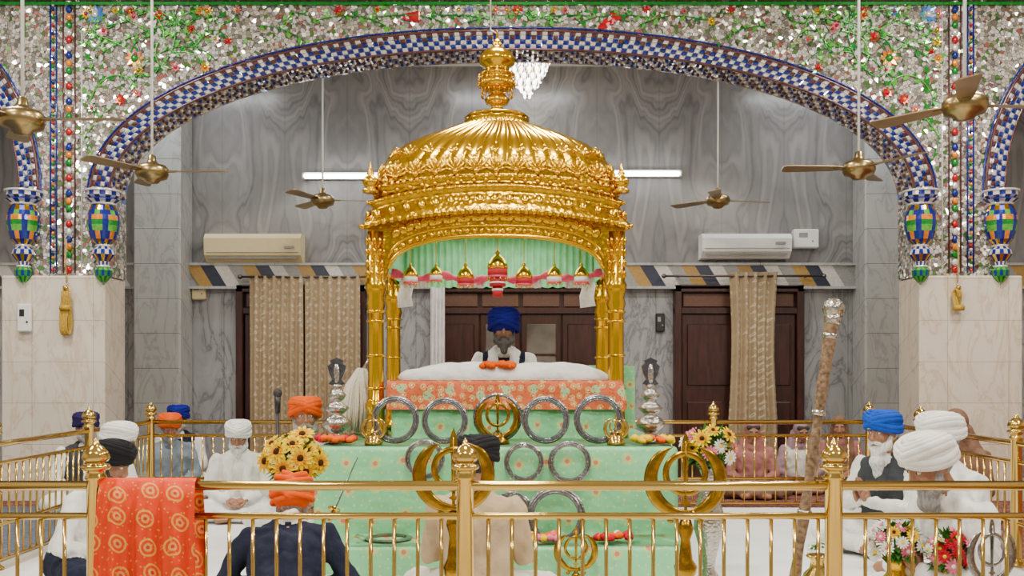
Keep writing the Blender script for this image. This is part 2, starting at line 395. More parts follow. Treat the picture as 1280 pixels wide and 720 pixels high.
def ok(x,z):
    if z>5.02 or z<2.4 or abs(x)>8: return False
    if A+.24<abs(x)<A+.64: return False
    a=arch_z(x,.24)
    return a is None or z>a+.03
def flower2(x,z,r,m,m2):
    for k in range(8): leaf(x,z,k*pi/4,r,m)
    b.sph((x,YF-.02,z),(r*.35,.015,r*.35),m2,8,6)
rv=random.Random(3)
def scroll(x,z,ang,L,curl,depth=0):
    pts=[];st=.035;n=int(L/st)
    for i in range(n):
        if not ok(x,z): break
        pts.append((x,YF-.012,z)); ang+=curl*st*(1+2.2*i/n); x+=math.cos(ang)*st; z+=math.sin(ang)*st
        if i%2==0: leaf(x,z,ang+(1 if (i//2)%2 else -1)*.9,.045+.04*rv.random(),[EG,ELG,ELG,EW,EW][rv.randrange(5)])
        if depth<2 and i%9==5: scroll(x,z,ang+(.8 if curl<0 else -.8),L*.48,-curl*1.7,depth+1)
    if len(pts)>2:
        b.tube(pts,.007,[EG,ELG][depth%2],n=5)
        if depth>0 and ok(*[pts[-1][0],pts[-1][2]]):
            if rv.random()<.6: flower2(pts[-1][0],pts[-1][2],.035+.03*rv.random(),[ER,ER,EO,EY,ELB,EPK,EPK,EW][rv.randrange(8)],[GOLDS,ER][rv.randrange(2)])
for s in(-1,1):
    for (x,z,an,L,c) in((4.2,3.9,1.9,1.6,1.2),(3.9,4.2,1.2,1.5,-1.0),(3.6,4.4,.8,1.6,1.3),(3.2,4.65,2.6,1.6,-1.5),(4.25,4.6,2.4,1.5,1.3),(2.6,4.85,0,1.3,-.9),(2.0,4.9,.3,1.3,-.7),(1.4,4.93,.2,1.2,-.5),(.8,4.95,.1,1.2,-.4),(.2,4.95,.1,1.2,-.4),(3.9,4.9,3.3,1.6,.4),(2.9,4.95,3.2,1.5,.2),(5.4,4.7,2.2,1.3,1.3),(5.9,4.93,.2,1.5,-.5),(5.25,4.3,1.6,1.2,1.2),(4.3,3.5,1.8,.9,.4)):
        scroll(s*x,z,an if s<0 else pi-an,L,c if s<0 else -c)
    flower2(s*3.85,4.52,.10,EO,EG); flower2(s*4.0,4.1,.06,ER,EO)
    for k,(xx,zz) in enumerate(((1.12,4.92),(1.06,4.90),(1.0,4.88))): leaf(s*xx,zz,(.4 if s<0 else pi-.4)+k*.4,.14,ER)
    flower2(s*4.25,4.97,.10,ELB,EW)
b.obj('floral_inlay',wall)
for xx in(-(A+.03),-(A+.84),A+.03,A+.84):
    b=MB(); prof=[(.06,.95),(.165,.93),(.165,.88),(.14,.86),(.17,.84),(.11,.80),(.14,.73),(.155,.68),(.16,.63),(.158,.58),(.145,.52),(.12,.44),(.06,.38),(.10,.34),(.115,.29),(.06,.22),(.05,.17),(.085,.13),(.08,.07),(.03,.01),(.0,-.02)]
    def pm(j,i):
        if j in(6,7,8,9,10): 
            k=i%6; d=abs(k-2.5)-.5
            lim={6:1,7:2,8:2,9:2,10:1}[j]
            if d<lim-.9: return [ELG,EO,EG][j%3]
            return EB
        return [[EW,EB],[EB,EW],[EW,EM],[EB,EB],[EW,EB],[EB,GOLDS],0,0,0,0,0,[EB,GOLDS],[EW,EB],[EB,EW],[GOLDS,EB],[EB,EW],[EG,ELG],[EB,EG],[ELG,EG],[EG,EW],[EG,EW]][j][(i//2)%2]
    b.lathe(prof,EW,T(xx,YF-.05,2.22),n=36,mf=pm)
    for z,r in((.93,.175),(.80,.12),(.38,.07),(.17,.06)): b.tube([(xx+r*math.cos(a),YF-.05+r*math.sin(a),2.22+z) for a in[2*pi*k/16 for k in range(16)]],.012,EW,n=6,closed=True)
    b.obj('mosaic_pendant',wall)
def acunit(px0,px1,py0,py1,m,name='air_conditioner'):
    a=P(px0,py0,11.85); c=P(px1,py1,11.85); b=MB(); z0,z1=c.z,a.z; x0,x1=a.x,c.x
    prof=[(11.999,z0),(11.86,z0),(11.76,z0+.08),(11.74,z1-.06),(11.79,z1),(11.999,z1)]
    vs=[(x,y,z) for x in(x0,x1) for y,z in prof]; n=6
    fs=[(i,(i+1)%n,n+(i+1)%n,n+i) for i in range(n)]+[tuple(range(n)),tuple(range(2*n-1,n-1,-1))]
    b.add(vs,fs,m,False); b.box(x0+.05,x1-.05,11.77,11.80,z0+.035,z0+.06,GREY)
    b.box(x0+.03,x1-.03,11.735,11.75,z0+.11,z0+.115,GREY); b.box(x1-.2,x1-.08,11.733,11.75,z0+.16,z0+.19,GREY)
    fixn(b.obj(name))
acunit(258,378,293,328,BPL); acunit(876,987,293,323,WPL)
def wbox(name,px0,px1,py0,py1,d,th,m,det):
    a=P(px0,py0,d); c=P(px1,py1,d); b=MB(); b.box(a.x,c.x,d-th,d-.001,c.z,a.z,m,bev=.012)
    w=c.x-a.x;h=a.z-c.z
    b.box(a.x+.2*w,a.x+.55*w,d-th-.004,d-th+.01,c.z+.55*h,c.z+.8*h,det); b.sph((a.x+.75*w,d-th,c.z+.35*h),.012,det,8,6); b.obj(name)
wbox('voltage_stabilizer',989,1020,288,311,12.0,.12,WPL,GREY); wbox('switch_box',242,259,354,375,12.0,.08,BPL,GREY)
wbox('wall_intercom',24,41,380,415,9.74,.05,WPL,BLACK); wbox('wall_telephone',819,830,392,415,12.0,.06,BLACK,GREY)
TL=mat('tube_emission',(.9,.97,1.0),.5,0,5,0,.0,emit=18)
for px0,px1,py in((378,482,220),(763,852,217)):
    a=P(px0,py,11.9); c=P(px1,py,11.9); b=MB(); b.box(a.x,c.x,11.93,11.999,a.z-.03,a.z+.05,WPL); b.tube([(a.x+.02,11.9,a.z),(c.x-.02,11.9,a.z)],.028,TL,n=10)
    for x in(a.x,c.x-.03): b.box(x,x+.03,11.88,11.98,a.z-.035,a.z+.035,WPL)
    b.obj('tube_light')
for px in(82,1198):
    b=MB(); p=P(px,360,9.7); rp=mat('gold_rope',(.50,.31,.03),.6,0,90,.6,.3)
    b.tube([(p.x,9.72,p.z+.05),(p.x,9.70,p.z+.3),(p.x-.0,9.72,p.z+.5)],.006,rp,n=6)
    for k in range(5 if px<600 else 3):
        x=p.x-.03+.016*k; zz=.44 if px<600 else .2
        b.tube([(x+.022*math.cos(t),9.70+.02*math.sin(t*2),p.z-.25*(zz/.44)-.5*zz*math.sin(t)) for t in[2*pi*i/20 for i in range(20)]],.009,rp,n=6,closed=True)
    b.tube([(p.x-.05,9.69,p.z-.2),(p.x+.05,9.69,p.z-.2)],.03,rp); b.sph((p.x,9.7,p.z),.03,BRASS); b.tube([(p.x,9.749,p.z),(p.x,9.7,p.z)],.012,BRASS)
    b.obj('coiled_rope')
def fan(x,y,z,rot,ztop):
    b=MB(); M=T(x,y,z)
    b.lathe([(.0,-.10),(.05,-.095),(.07,-.07),(.12,-.055),(.135,-.02),(.135,.02),(.11,.05),(.05,.065),(.035,.09),(.03,.13),(.014,.14)],BRONZE,M,n=28)
    b.tube([(0,0,.12),(0,0,ztop-z-.02)],.011,WPL,M=M); b.lathe([(.02,-.12),(.06,-.05),(.065,0)],BRONZE,T(x,y,ztop))
    bl=mat('fan_blade',(.28,.20,.10),.35,.6,10,0,.1)
    for k in range(3):
        Mk=M@R(rot+k*2*pi/3,'Z')@R(.17,'X')
        vs=[(.10,-.03,0),(.22,-.055,0),(.60,-.075,0),(.63,-.05,0),(.63,.05,0),(.60,.07,0),(.22,.05,0),(.10,.03,0)]
        vv=[(a,c,.004) for a,c,_ in vs]+[(a,c,-.004) for a,c,_ in vs]
        b.add(vv,[tuple(range(8)),tuple(range(15,7,-1))]+[(i,i+8,(i+1)%8+8,(i+1)%8) for i in range(8)],bl,False,Mk)
        b.box(.08,.2,-.02,.02,-.01,.008,BRONZE,Mk)
    b.obj('ceiling_fan')
fan(-3.06,6.0,2.90,.0,5.6); fan(2.83,6.0,2.99,.12,5.6); fan(-3.0,8.0,2.99,-.02,5.6); fan(2.89,8.0,3.02,3.1,5.6); fan(-2.17,11,3.29,.12,5.14); fan(2.36,11,3.29,.25,5.14)
b=MB(); c=P(659,93,10.8); GL=mat('crystal',(1,.93,.80),.05,.2,60,.1,.25,emit=11); GL2=mat('crystal_clear',(.75,.72,.68),.03,.7,60,.1,.2)
b.tube([(c.x,c.y,5.14),(c.x,c.y,c.z+.15)],.012,GOLDS)
for k,(r,z) in enumerate(((.25,.20),(.245,.14),(.22,.075),(.19,.01),(.155,-.055),(.115,-.12),(.07,-.18),(.025,-.24))):
    n=max(4,int(28*r/.2))
    for i in range(n):
        a=2*pi*i/n; b.sph((c.x+r*math.cos(a),c.y+r*math.sin(a),c.z+z),(.019,.019,.036),GL if (i+k)%2 else GL2,6,4)
for z,r in((.23,.255),(.11,.235)): b.tube([(c.x+r*math.cos(a),c.y+r*math.sin(a),c.z+z) for a in[2*pi*i/24 for i in range(24)]],.010,GOLDS,closed=True)
b.lathe([(.25,.23),(.02,.27)],GOLDS,T(c.x,c.y,c.z))
b.obj('chandelier')
# ------------------------------------------------------------ railings
def post(b,x,y):
    b.lathe([(.07,0),(.07,.015),(.05,.03),(.037,.06),(.037,.86),(.045,.865),(.045,.875),(.037,.885),(.037,.90),(.055,.905),(.062,.915),(.055,.925),(.03,.93),(.05,.94),(.058,.955),(.05,.98),(.03,1.0),(.014,1.012),(.012,1.025),(.0,1.04)],BRASS,T(x,y,.0),n=20)
def rail(p0,p1,ps,name='brass_railing'):
    b=MB(); p0=Vector(p0);p1=Vector(p1)
    for z,r in((.835,.021),(.705,.015),(.29,.015)): b.tube([(p0.x,p0.y,z),(p1.x,p1.y,z)],r,BRASS,n=12)
    for t in ps: q=p0.lerp(p1,t); post(b,q.x,q.y)
    L=(p1-p0).length; n=int(L/.1)
    for i in range(1,n):
        q=p0.lerp(p1,i/n)
        if min([abs(t-i/n)*L for t in ps]+[9])<.05: continue
        b.tube([(q.x,q.y,.05),(q.x,q.y,.705)],.0085,BRASS,n=8)
    b.tube([(p0.x,p0.y,.05),(p1.x,p1.y,.05)],.012,BRASS)
    b.obj(name)
W=6.84
rail((-3.42,4.1,0),(3.42,4.1,0),[ (x+3.42)/W for x in(-3.42,-1.777,-.2,1.374,2.95,3.42)])
rail((-3.5,9.3,0),(3.46,9.3,0),[(x+3.5)/6.96 for x in(-3.5,-2.1,-.6,.9,1.95,3.46)])
rail((-3.42,4.1,0),(-3.5,9.3,0),[.44,.73])
rail((3.42,4.1,0),(3.46,9.3,0),[.47,.77])
# ------------------------------------------------------------ platform
def clothbox(b,x0,x1,y0,y1,z0,z1,m,amp=.02,freq=7,ins=.025,top=True):
    per=[];st=.025
    def side(xa,ya,xb,yb,nx,ny):
        n=max(2,int(math.dist((xa,ya),(xb,yb))/st))
        for i in range(n): t=i/n; per.append((xa+(xb-xa)*t,ya+(yb-ya)*t,nx,ny))
    side(x0,y0,x1,y0,0,-1); side(x1,y0,x1,y1,1,0); side(x1,y1,x0,y1,0,1); side(x0,y1,x0,y0,-1,0)
    n=len(per);vs=[];k=9
    lev=[(-ins,0)]+[(-ins*.3,-.01)]+[(0,-.03-(z1-z0-.03)*j/(k-2)) for j in range(k-1)]
    for j,(o,dz) in enumerate(lev):
        t=max(0,(j-1)/(len(lev)-2))
        for i,(x,y,nx,ny) in enumerate(per):
            w=amp*t*(math.sin(i*st*freq*2)+.6*math.sin(i*st*freq*4.7+1)+noise.noise(Vector((i*st*2,j*.3,x0))))
            w=max(w,-.012) ; vs.append((x+nx*(o+w),y+ny*(o+w),z1+dz))
    fs=[(j*n+i,j*n+(i+1)%n,(j+1)*n+(i+1)%n,(j+1)*n+i) for j in range(len(lev)-1) for i in range(n)]
    if top: fs.append(tuple(range(n)))
    b.add(vs,fs,m,True)
b=MB(); clothbox(b,-1.27,1.07,6.2,8.95,.0,.84,GREENC,.016,6); clothbox(b,-1.02,1.06,5.72,6.22,0,.28,GREENC,.016,6)
b.obj('cloth_covered_platform')
b=MB(); clothbox(b,.66,1.05,8.2,8.65,.84,1.38,GREENC,.01,9); b.obj('cloth_covered_table')
b=MB(); clothbox(b,-.90,.80,6.90,7.9,1.05,1.262,PINKC,.02,8); clothbox(b,-.87,.77,6.93,7.88,.84,1.08,GREENC,.015,8)
b.obj('scripture_bed')
b=MB(); n=64;vs=[];fs=[];ks=[(1,0),(1.01,.03),(.98,.07),(.93,.105),(.85,.125),(.6,.135),(.3,.14),(.05,.142)]
for sc,z in ks:
    for i in range(n):
        a=2*pi*i/n; cx,sy=math.cos(a),math.sin(a); e=.45
        x=-.06+.79*sc*math.copysign(abs(cx)**e,cx); y=7.32+.36*sc*math.copysign(abs(sy)**e,sy)
        vs.append((x,y,1.262+z*(.85+.15*math.sin(x*9+y*5))*(1-.35*max(0,abs(x+.06)-.4))))
for j in range(len(ks)-1):
    for i in range(n): fs.append((j*n+i,j*n+(i+1)%n,(j+1)*n+(i+1)%n,(j+1)*n+i))
fs.append(tuple((len(ks)-1)*n+i for i in range(n))); b.add(vs,fs,WCL); b.obj('white_scripture_cloth')
# ------------------------------------------------------------ golden canopy (palki)
palki=empty('golden_palki_canopy'); CX,CY=-.117,7.52; HX,HY=.875,.52
b=MB()
for sx in(-1,1):
    for sy in(-1,1):
        z0=.84
        b.lathe([(.085,0),(.085,.05),(.065,.07),(.072,.10),(.060,.13),(.060,.20),(.074,.22),(.074,.25),(.055,.28),(.052,.9),(.06,.92),(.056,.94),(.067,.98),(.055,1.02),(.07,1.08),(.075,1.12),(.062,1.14),(.062,1.5)],GOLDS,T(CX+sx*HX,CY+sy*HY,z0),n=32,flute=.06)
        for zz in(.92,1.12,.27,.6,.36,.85): b.tube([(CX+sx*HX+.062*math.cos(a),CY+sy*HY+.062*math.sin(a),z0+zz) for a in[2*pi*k/16 for k in range(16)]],.010,GOLDS,n=6,closed=True)
        for k in range(10):
            for zz in(1.19,1.27,1.35,1.43): a=2*pi*(k+.5*(zz>1.3))/10; b.sph((CX+sx*HX+.064*math.cos(a),CY+sy*HY+.064*math.sin(a),z0+zz),(.014,.014,.03),GOLDS,6,5)
b.obj('columns',palki)
b=MB()
def archpanel(xa,ya,xb,yb,zs,zap,zt,lift,th=.05,uo=.90):
    a=Vector((xa,ya,0));c=Vector((xb,yb,0));mid=(a+c)/2;d=(c-a).normalized();nn=Vector((d.y,-d.x,0));L=(c-a).length/2
    n=64;vs=[];fs=[];rim=[];outl=[]
    for i in range(n+1):
        u=-1-.06+2.12*i/n; au=abs(u)
        zb=zs-.04 if au>=uo else zs+(zap-zs)*(1-(au/uo)**2.6)**(1/2.4)
        zt_=zt+lift*(1-min(1,au)**2); p=mid+d*(u*L)
        for s in(1,-1): vs.append(p+nn*(s*th/2)+Vector((0,0,zb))); vs.append(p+nn*(s*th/2)+Vector((0,0,zt_)))
        if au<uo+.02: rim.append(p+nn*(th/2)+Vector((0,0,zb))); outl.append(p+nn*(th/2)+Vector((0,0,zb+.075)))
    for i in range(n):
        q=i*4;w=q+4; fs+=[(q,w,w+1,q+1),(q+2,q+3,w+3,w+2),(q,q+2,w+2,w),(q+1,w+1,w+3,q+3)]
    b.add(vs,fs,GOLD,False); b.tube(rim,.018,GOLDS,n=8); b.tube(outl,.012,GOLDS,n=8)
    m=max(8,int(L*2/.06))
    for i in range(m):
        u=-.86+1.72*(i+.5)/m; au=abs(u); zb=zs+(zap-zs)*(1-(au/uo)**2.6)**(1/2.4) if au<uo else zs
        p=mid+d*(u*L)+nn*(th/2+.004)
        ang=math.atan2(nn.y,nn.x)
        zt_=zt+lift*(1-au**2)
        for dz,rr in((zb+.038,.020),(zt_-.035,.024),((zb+.075+zt_-.06)/2,min(.045,max(.01,(zt_-zb-.14)/2)))):
            b.sph((0,0,0),(rr*.5,rr*.8,rr),GOLDS,8,6,M=T(p.x,p.y,dz)@R(ang,'Z')@R(.5 if i%2 else -.5,'X'))
archpanel(CX-HX,CY-HY,CX+HX,CY-HY,2.02,2.31,2.44,.14); archpanel(CX+HX,CY+HY,CX-HX,CY+HY,2.02,2.31,2.44,.14)
archpanel(CX-HX,CY+HY,CX-HX,CY-HY,2.02,2.28,2.44,.09); archpanel(CX+HX,CY-HY,CX+HX,CY+HY,2.02,2.28,2.44,.09)
b.obj('arch_frames',palki)
b=MB(); N=768
def section(hx,hy,z,lift,e,rib=0):
    K=1500; a=np.linspace(0,2*pi,K+1)+pi/4; c=np.cos(a); s_=np.sin(a)
    x=np.sign(c)*np.abs(c)**(2/e); y=np.sign(s_)*np.abs(s_)**(2/e)
    L=np.concatenate([[0],np.cumsum(np.hypot(np.diff(x*hx),np.diff(y*hy)))]); t=np.linspace(0,L[-1],N+1)[:-1]
    x=np.interp(t,L,x); y=np.interp(t,L,y)
    k=1+rib*(np.abs(np.sin(np.arange(N)*pi/16))**.8)
    u=np.where(np.abs(y)>=np.abs(x),(1-x*x),(1-y*y)*.6)
    return [(CX+hx*x[i]*k[i],CY+hy*y[i]*k[i],z+lift*u[i]) for i in range(N)]
secs=[(.80,.46,2.44,.12,12,0),(.90,.55,2.42,.12,12,0),(.985,.63,2.345,.12,12,0),(.992,.637,2.37,.12,12,0),(.965,.61,2.40,.13,12,0),(.935,.585,2.47,.14,12,0),(.915,.565,2.50,.14,12,0),(.945,.59,2.52,.13,12,0),(.945,.59,2.55,.13,12,0),(.91,.56,2.57,.12,12,0),(.90,.55,2.62,.11,11,0),(.925,.57,2.635,.10,11,0),(.92,.565,2.66,.09,10,0),(.875,.535,2.675,.08,9,0),
(.875,.54,2.70,.07,7,0),(.878,.542,2.74,.06,7,.004),(.865,.54,2.81,.045,6,.010),(.835,.525,2.88,.03,5,.015),(.775,.50,2.96,.015,4.2,.03),(.68,.455,3.04,.008,3.5,.045),(.55,.40,3.11,0,3,.055),(.42,.335,3.17,0,2.6,.055),(.31,.28,3.22,0,2.3,.05),(.24,.235,3.255,0,2,0),(.26,.26,3.27,0,2,0),(.235,.235,3.295,0,2,0),(.15,.15,3.32,0,2,0)]
o_=len(b.v)
for q in secs: b.v.extend(section(*q))
for j in range(len(secs)-1):
    k_=b.mi(GOLD if j<17 else GOLDS)
    for i in range(N): b.f.append((o_+j*N+i,o_+j*N+(i+1)%N,o_+(j+1)*N+(i+1)%N,o_+(j+1)*N+i)); b.m.append(k_); b.s.append(True)
def around(q,cnt):
    s_=section(*q); res=[]
    for k in range(cnt):
        i=int(N*(k+.5)/cnt)%N; p=Vector(s_[i]); d=Vector(s_[(i+2)%N])-Vector(s_[i-2]); res.append((p,math.atan2(-d.x,d.y)))
    return res
for p,an in around((.882,.547,2.72,.065,7,0),36):
    M=T(*p)@R(an,'Z')@R(-.10,'Y')
    for k in range(-3,4):
        l=.095-.011*abs(k); Mk=M@R(k*.42,'X')@T(0,0,l*.75); b.sph((0,0,0),(.016,.013,l*.55),GOLDS,8,6,M=Mk)
    b.sph((0,0,0),(.02,.026,.026),GOLDS,8,6,M=M)
for p,an in around((.825,.52,2.90,.025,4.8,.0),30):
    M=T(*p)@R(an,'Z')@R(-.45,'Y')
    for k in(-2,-1,0,1,2): b.sph((0,0,0),(.014,.014,.055-.007*abs(k)),GOLDS,8,6,M=M@R(k*.5,'X')@T(0,0,.045))
for q,cnt,r in(((.992,.637,2.358,.12,12,0),110,.02),((.948,.593,2.535,.13,12,0),130,.014),((.925,.57,2.648,.10,11,0),120,.016),((.905,.555,2.60,.115,11,0),60,.02)):
    for p,an in around(q,cnt): b.sph((0,0,0),(r*.8,r,r),GOLDS,8,6,M=T(*p)@R(an,'Z'))
for p,an in around((.955,.60,2.44,.135,12,.0),56):
    M=T(*p)@R(an,'Z')@R(-.25,'Y'); b.sph((0,0,0),(.012,.03,.04),GOLDS,8,6,M=M)
for sx in(-1,1):
    for sy in(-1,1):
        b.lathe([(.06,0),(.06,.02),(.03,.035),(.055,.06),(.06,.085),(.04,.115),(.02,.125),(.03,.14),(.015,.16),(.008,.20),(0,.23)],GOLDS,T(CX+sx*.91,CY+sy*.55,2.62),n=16)
        b.lathe([(.03,0),(.03,.01),(.015,.02),(.028,.035),(.02,.06),(.008,.07),(0,.10)],GOLDS,T(CX+sx*.80,CY+sy*.57,2.66),n=12)
b.lathe([(.25,0),(.23,.02),(.15,.035),(.10,.05),(.05,.075),(.04,.10),(.085,.12),(.095,.15),(.07,.18),(.04,.20),(.055,.215),(.12,.235),(.14,.27),(.13,.30),(.10,.325),(.135,.335),(.14,.35),(.10,.365),(.09,.40),(.135,.43),(.14,.47),(.11,.52),(.05,.555),(.03,.575),(.04,.59),(.03,.61),(.012,.63),(.008,.66),(0,.70)],GOLDS,T(CX,CY,3.30),n=36,flute=.04)
for k in range(18):
    a=2*pi*k/18
    b.sph((0,0,0),(.012,.028,.06),GOLDS,8,6,M=T(CX,CY,3.31)@R(a,'Z')@T(.2,0,0)@R(-1.1,'Y'))
    for zz,rr in((3.62,.145),(3.53,.12)): b.tube([(CX+rr*math.cos(a),CY+rr*math.sin(a),zz+.02),(CX+rr*math.cos(a),CY+rr*math.sin(a),zz-.05)],.004,GOLDS,n=5); b.sph((CX+rr*math.cos(a),CY+rr*math.sin(a),zz-.055),.011,GOLDS,6,4)
fixn(b.obj('domed_roof',palki))
b=MB(); b.tube([(CX-.05,CY,4.0),(CX-.05,CY,5.6)],.005,WPL); b.tube([(CX-.05,CY,4.0),(CX,CY,3.97)],.005,WPL); b.obj('suspension_wire',palki)
b=MB()
def drape(xa,ya,xb,yb,zt,zb,m,nf=30,sc=.015):
    n=160;vs=[];fs=[];d=Vector((xb-xa,yb-ya,0)).normalized();nn=Vector((d.y,-d.x,0))
    for j,t in enumerate((0,.33,.66,1)):
        for i in range(n+1):
            u=i/n; z=zt+(zb-zt)*t-(.012*abs(math.sin(u*pi*18)) if j==3 else 0)
            vs.append(Vector((xa+(xb-xa)*u,ya+(yb-ya)*u,z))+nn*(sc*math.sin(u*nf*2*pi)))
    for j in range(3):
        for i in range(n): a=j*(n+1)+i; fs.append((a,a+1,a+n+2,a+n+1))
    b.add(vs,fs,m)
drape(CX-.82,CY+.46,CX+.82,CY+.46,2.44,2.03,PALEG); drape(CX-.81,CY-.44,CX-.81,CY+.46,2.44,2.08,PALEG,16); drape(CX+.81,CY-.44,CX+.81,CY+.46,2.44,2.08,PALEG,16)
b.box(CX-.83,CX+.83,CY-.47,CY+.47,2.43,2.44,PALEG)
pts=[]
for i in range(61):
    u=i/60; x=CX-.80+1.6*u; z=2.08-.035*abs(math.sin(u*pi*4))-.03*math.sin(u*pi); pts.append((x,CY-.22+.02*math.sin(u*50),z))
b.tube(pts,[.022+.008*math.sin(i*1.3) for i in range(61)],PINKS,n=8,flat=(1.3,.7))
for x0 in(-.72,-.30,.14,.52): drape(CX+x0,CY-.2,CX+x0+.2,CY-.2,2.05,1.97,LACE,6,.01)
for sx in(-1,1):
    x=CX+sx*.70; b.tube([(x,CY-.15,2.07),(x+.01,CY-.15,1.98),(x-.01,CY-.15,1.90),(x,CY-.15,1.82)],[.03,.05,.055,.06],LACE,n=10,flat=(1,.5))
b.obj('inner_drapes',palki)
b=MB(); RED=mat('red_velvet',(.45,.012,.02),.7)
for px,sc in((513,.8),(545,.7),(582,.9),(622,1.1),(655,.9),(693,.8),(727,.8)):
    y=CY-.36; x=P(px,0,y).x; zt=2.11 if px!=622 else 2.20
    M=T(x,y,zt)@S(sc,sc,sc)
    b.tube([(x,y,zt),(x,y,2.43)],.003,GOLDS,n=5)
    b.lathe([(.07,-.10),(.07,-.08),(.062,-.06),(.045,-.03),(.02,-.01),(.012,.0),(.018,.01),(.0,.035)],GOLDS,M,n=16)
    b.lathe([(.068,-.145),(.068,-.10)],RED if px in(622,582,655) else LACE,M,n=16); b.lathe([(.066,-.16),(.066,-.145)],PINKS,M,n=16)
    for k in range(10): a=2*pi*k/10; b.sph((.066*math.cos(a),.066*math.sin(a),-.168),.008,GOLDS,6,4,M=M)
    if px==622:
        b.lathe([(.055,-.22),(.055,-.175)],RED,M,n=14); b.lathe([(.057,-.20),(.057,-.19)],LACE,M,n=14); b.lathe([(.035,-.29),(.035,-.22)],RED,M,n=14); b.lathe([(.038,-.25),(.038,-.235)],LACE,M,n=14)
b.obj('hanging_ornaments',palki)
# ------------------------------------------------------------ weapons & ornaments
def quoit(px,py,rpx,d,lean=.08,flat=False,m=STEEL,z=None):
    b=MB(); p=P(px,py,d); R1=rpx*d/1200
    M=T(p.x,p.y,p.z if z is None else z)@(R(pi/2-.0,'X') if flat else R(lean*-1,'X'))
    b.annulus(R1,R1*.74,.012,m,M)
    for rr in(.79,.93): b.tube([(R1*rr*math.cos(a),-.008,R1*rr*math.sin(a)) for a in[2*pi*k/40 for k in range(40)]],.0025,m,n=5,closed=True,M=M)
    b.obj('steel_chakram')
for px,r in((494,30),(556,29),(682,30),(748,31)): R1=r*6.35/1200; quoit(px,465+(1.32-.845-R1)*1200/6.35,r,6.35)
for px,py,r in((531,574,25),(655,578,25),(712,578,27)): quoit(px,py,r,6.165,.02)
quoit(695,645,37,6.08,.2); quoit(640,640,26,6.12,.15); quoit(486,683,30,5.95,0,True,z=.293)
def khanda(b,M,s,m,th=1.0):
    M=M@S(s,s,s)
    o=[(0,1.15),(.07,.95),(.10,.75),(.06,.35),(.045,-.55),(.13,-.60),(.04,-.66),(.035,-.95),(.06,-1.0),(0,-1.06)]
    out=o+[(-x,z) for x,z in reversed(o[1:-1])]; n=len(out)
    vs=[(x,-.02,z) for x,z in out]+[(x,.02,z) for x,z in out]
    b.add(vs,[tuple(range(n)),tuple(range(2*n-1,n-1,-1))]+[(i,i+n,(i+1)%n+n,(i+1)%n) for i in range(n)],m,False,M)
    b.tube([(0,-.03,.9),(0,-.05,.3),(0,-.03,-.5)],.02,m,M=M,n=6)
    b.tube([(.48*math.cos(a),0,.12+.48*math.sin(a)) for a in[2*pi*k/40 for k in range(40)]],.07*th,m,n=8,closed=True,M=M,flat=(.6,1),up=(0,1,0))
    for sx in(-1,1):
        pts=[];rad=[]
        for k in range(24):
            t=k/23; a=-pi*.5-.15+ (pi*.93)*t; r=.86-.05*t
            pts.append((sx*(r*math.cos(a)*1.0+.02),.03*sx,r*math.sin(a)*1.0+.0)); rad.append((.05+.10*math.sin(pi*min(1,t*1.02))**.7)*th*(1 if t<.85 else (1-t)/.15*.9+.1))
        b.tube(pts,rad,m,n=8,M=M,flat=(.35,1),up=(0,1,0))
        b.tube([(sx*-.16,.03*sx,-.80),(sx*-.34,.03*sx,-1.0)],[.055,.065],m,M=M,n=8); b.tube([(sx*-.04,.03,-.97),(sx*-.26,.03,-.70)],.03,m,M=M,n=6); b.sph((sx*-.36,.03*sx,-1.02),.085,m,8,6,M=M)
def stand(b,x,y,z0,z1,r,m): 
    h=z1-z0
    b.lathe([(r,0),(r,.02),(r*.6,.05),(r*.3,.08),(r*.22,h*.4),(r*.45,h*.5),(r*.5,h*.56),(r*.3,h*.62),(r*.2,h*.8),(r*.35,h*.9),(r*.2,h)],m,T(x,y,z0),n=20)
b=MB(); p=P(567,592,4.75); khanda(b,T(*p),.20,GOLDK,1.15); stand(b,p.x,p.y,.015,p.z-.19,.11,GOLDK); b.obj('gold_khanda_emblem')
b=MB(); p=P(857,598,4.9); khanda(b,T(*p),.21,GOLDK,1.15); stand(b,p.x,p.y,.015,p.z-.20,.12,GOLDK); b.obj('gold_khanda_emblem')
b=MB(); p=P(720,688,5.6); khanda(b,T(*p),.13,GOLDK); stand(b,p.x,p.y,.012,p.z-.13,.08,GOLDK); b.obj('gold_khanda_emblem')
b=MB(); p=P(622,522,6.4); khanda(b,T(p.x,p.y,p.z),.15,GOLDK); b.annulus(.165,.14,.01,STEEL,T(p.x,p.y+.02,p.z)); stand(b,p.x,p.y,.84,p.z-.13,.08,GOLDK); b.obj('gold_khanda_emblem')
for px in(467,770):
    b=MB(); p=P(px,535,6.30); khanda(b,T(*p),.085,BRASS); stand(b,p.x,p.y,.842,p.z-.08,.06,BRASS); b.obj('brass_khanda_stand')
b=MB(); p=P(1240,692,4.5); khanda(b,T(*p)@R(.3,'Z'),.15,STEEL); stand(b,p.x,p.y,.015,p.z-.15,.1,GOLDK); b.obj('steel_khanda_emblem')
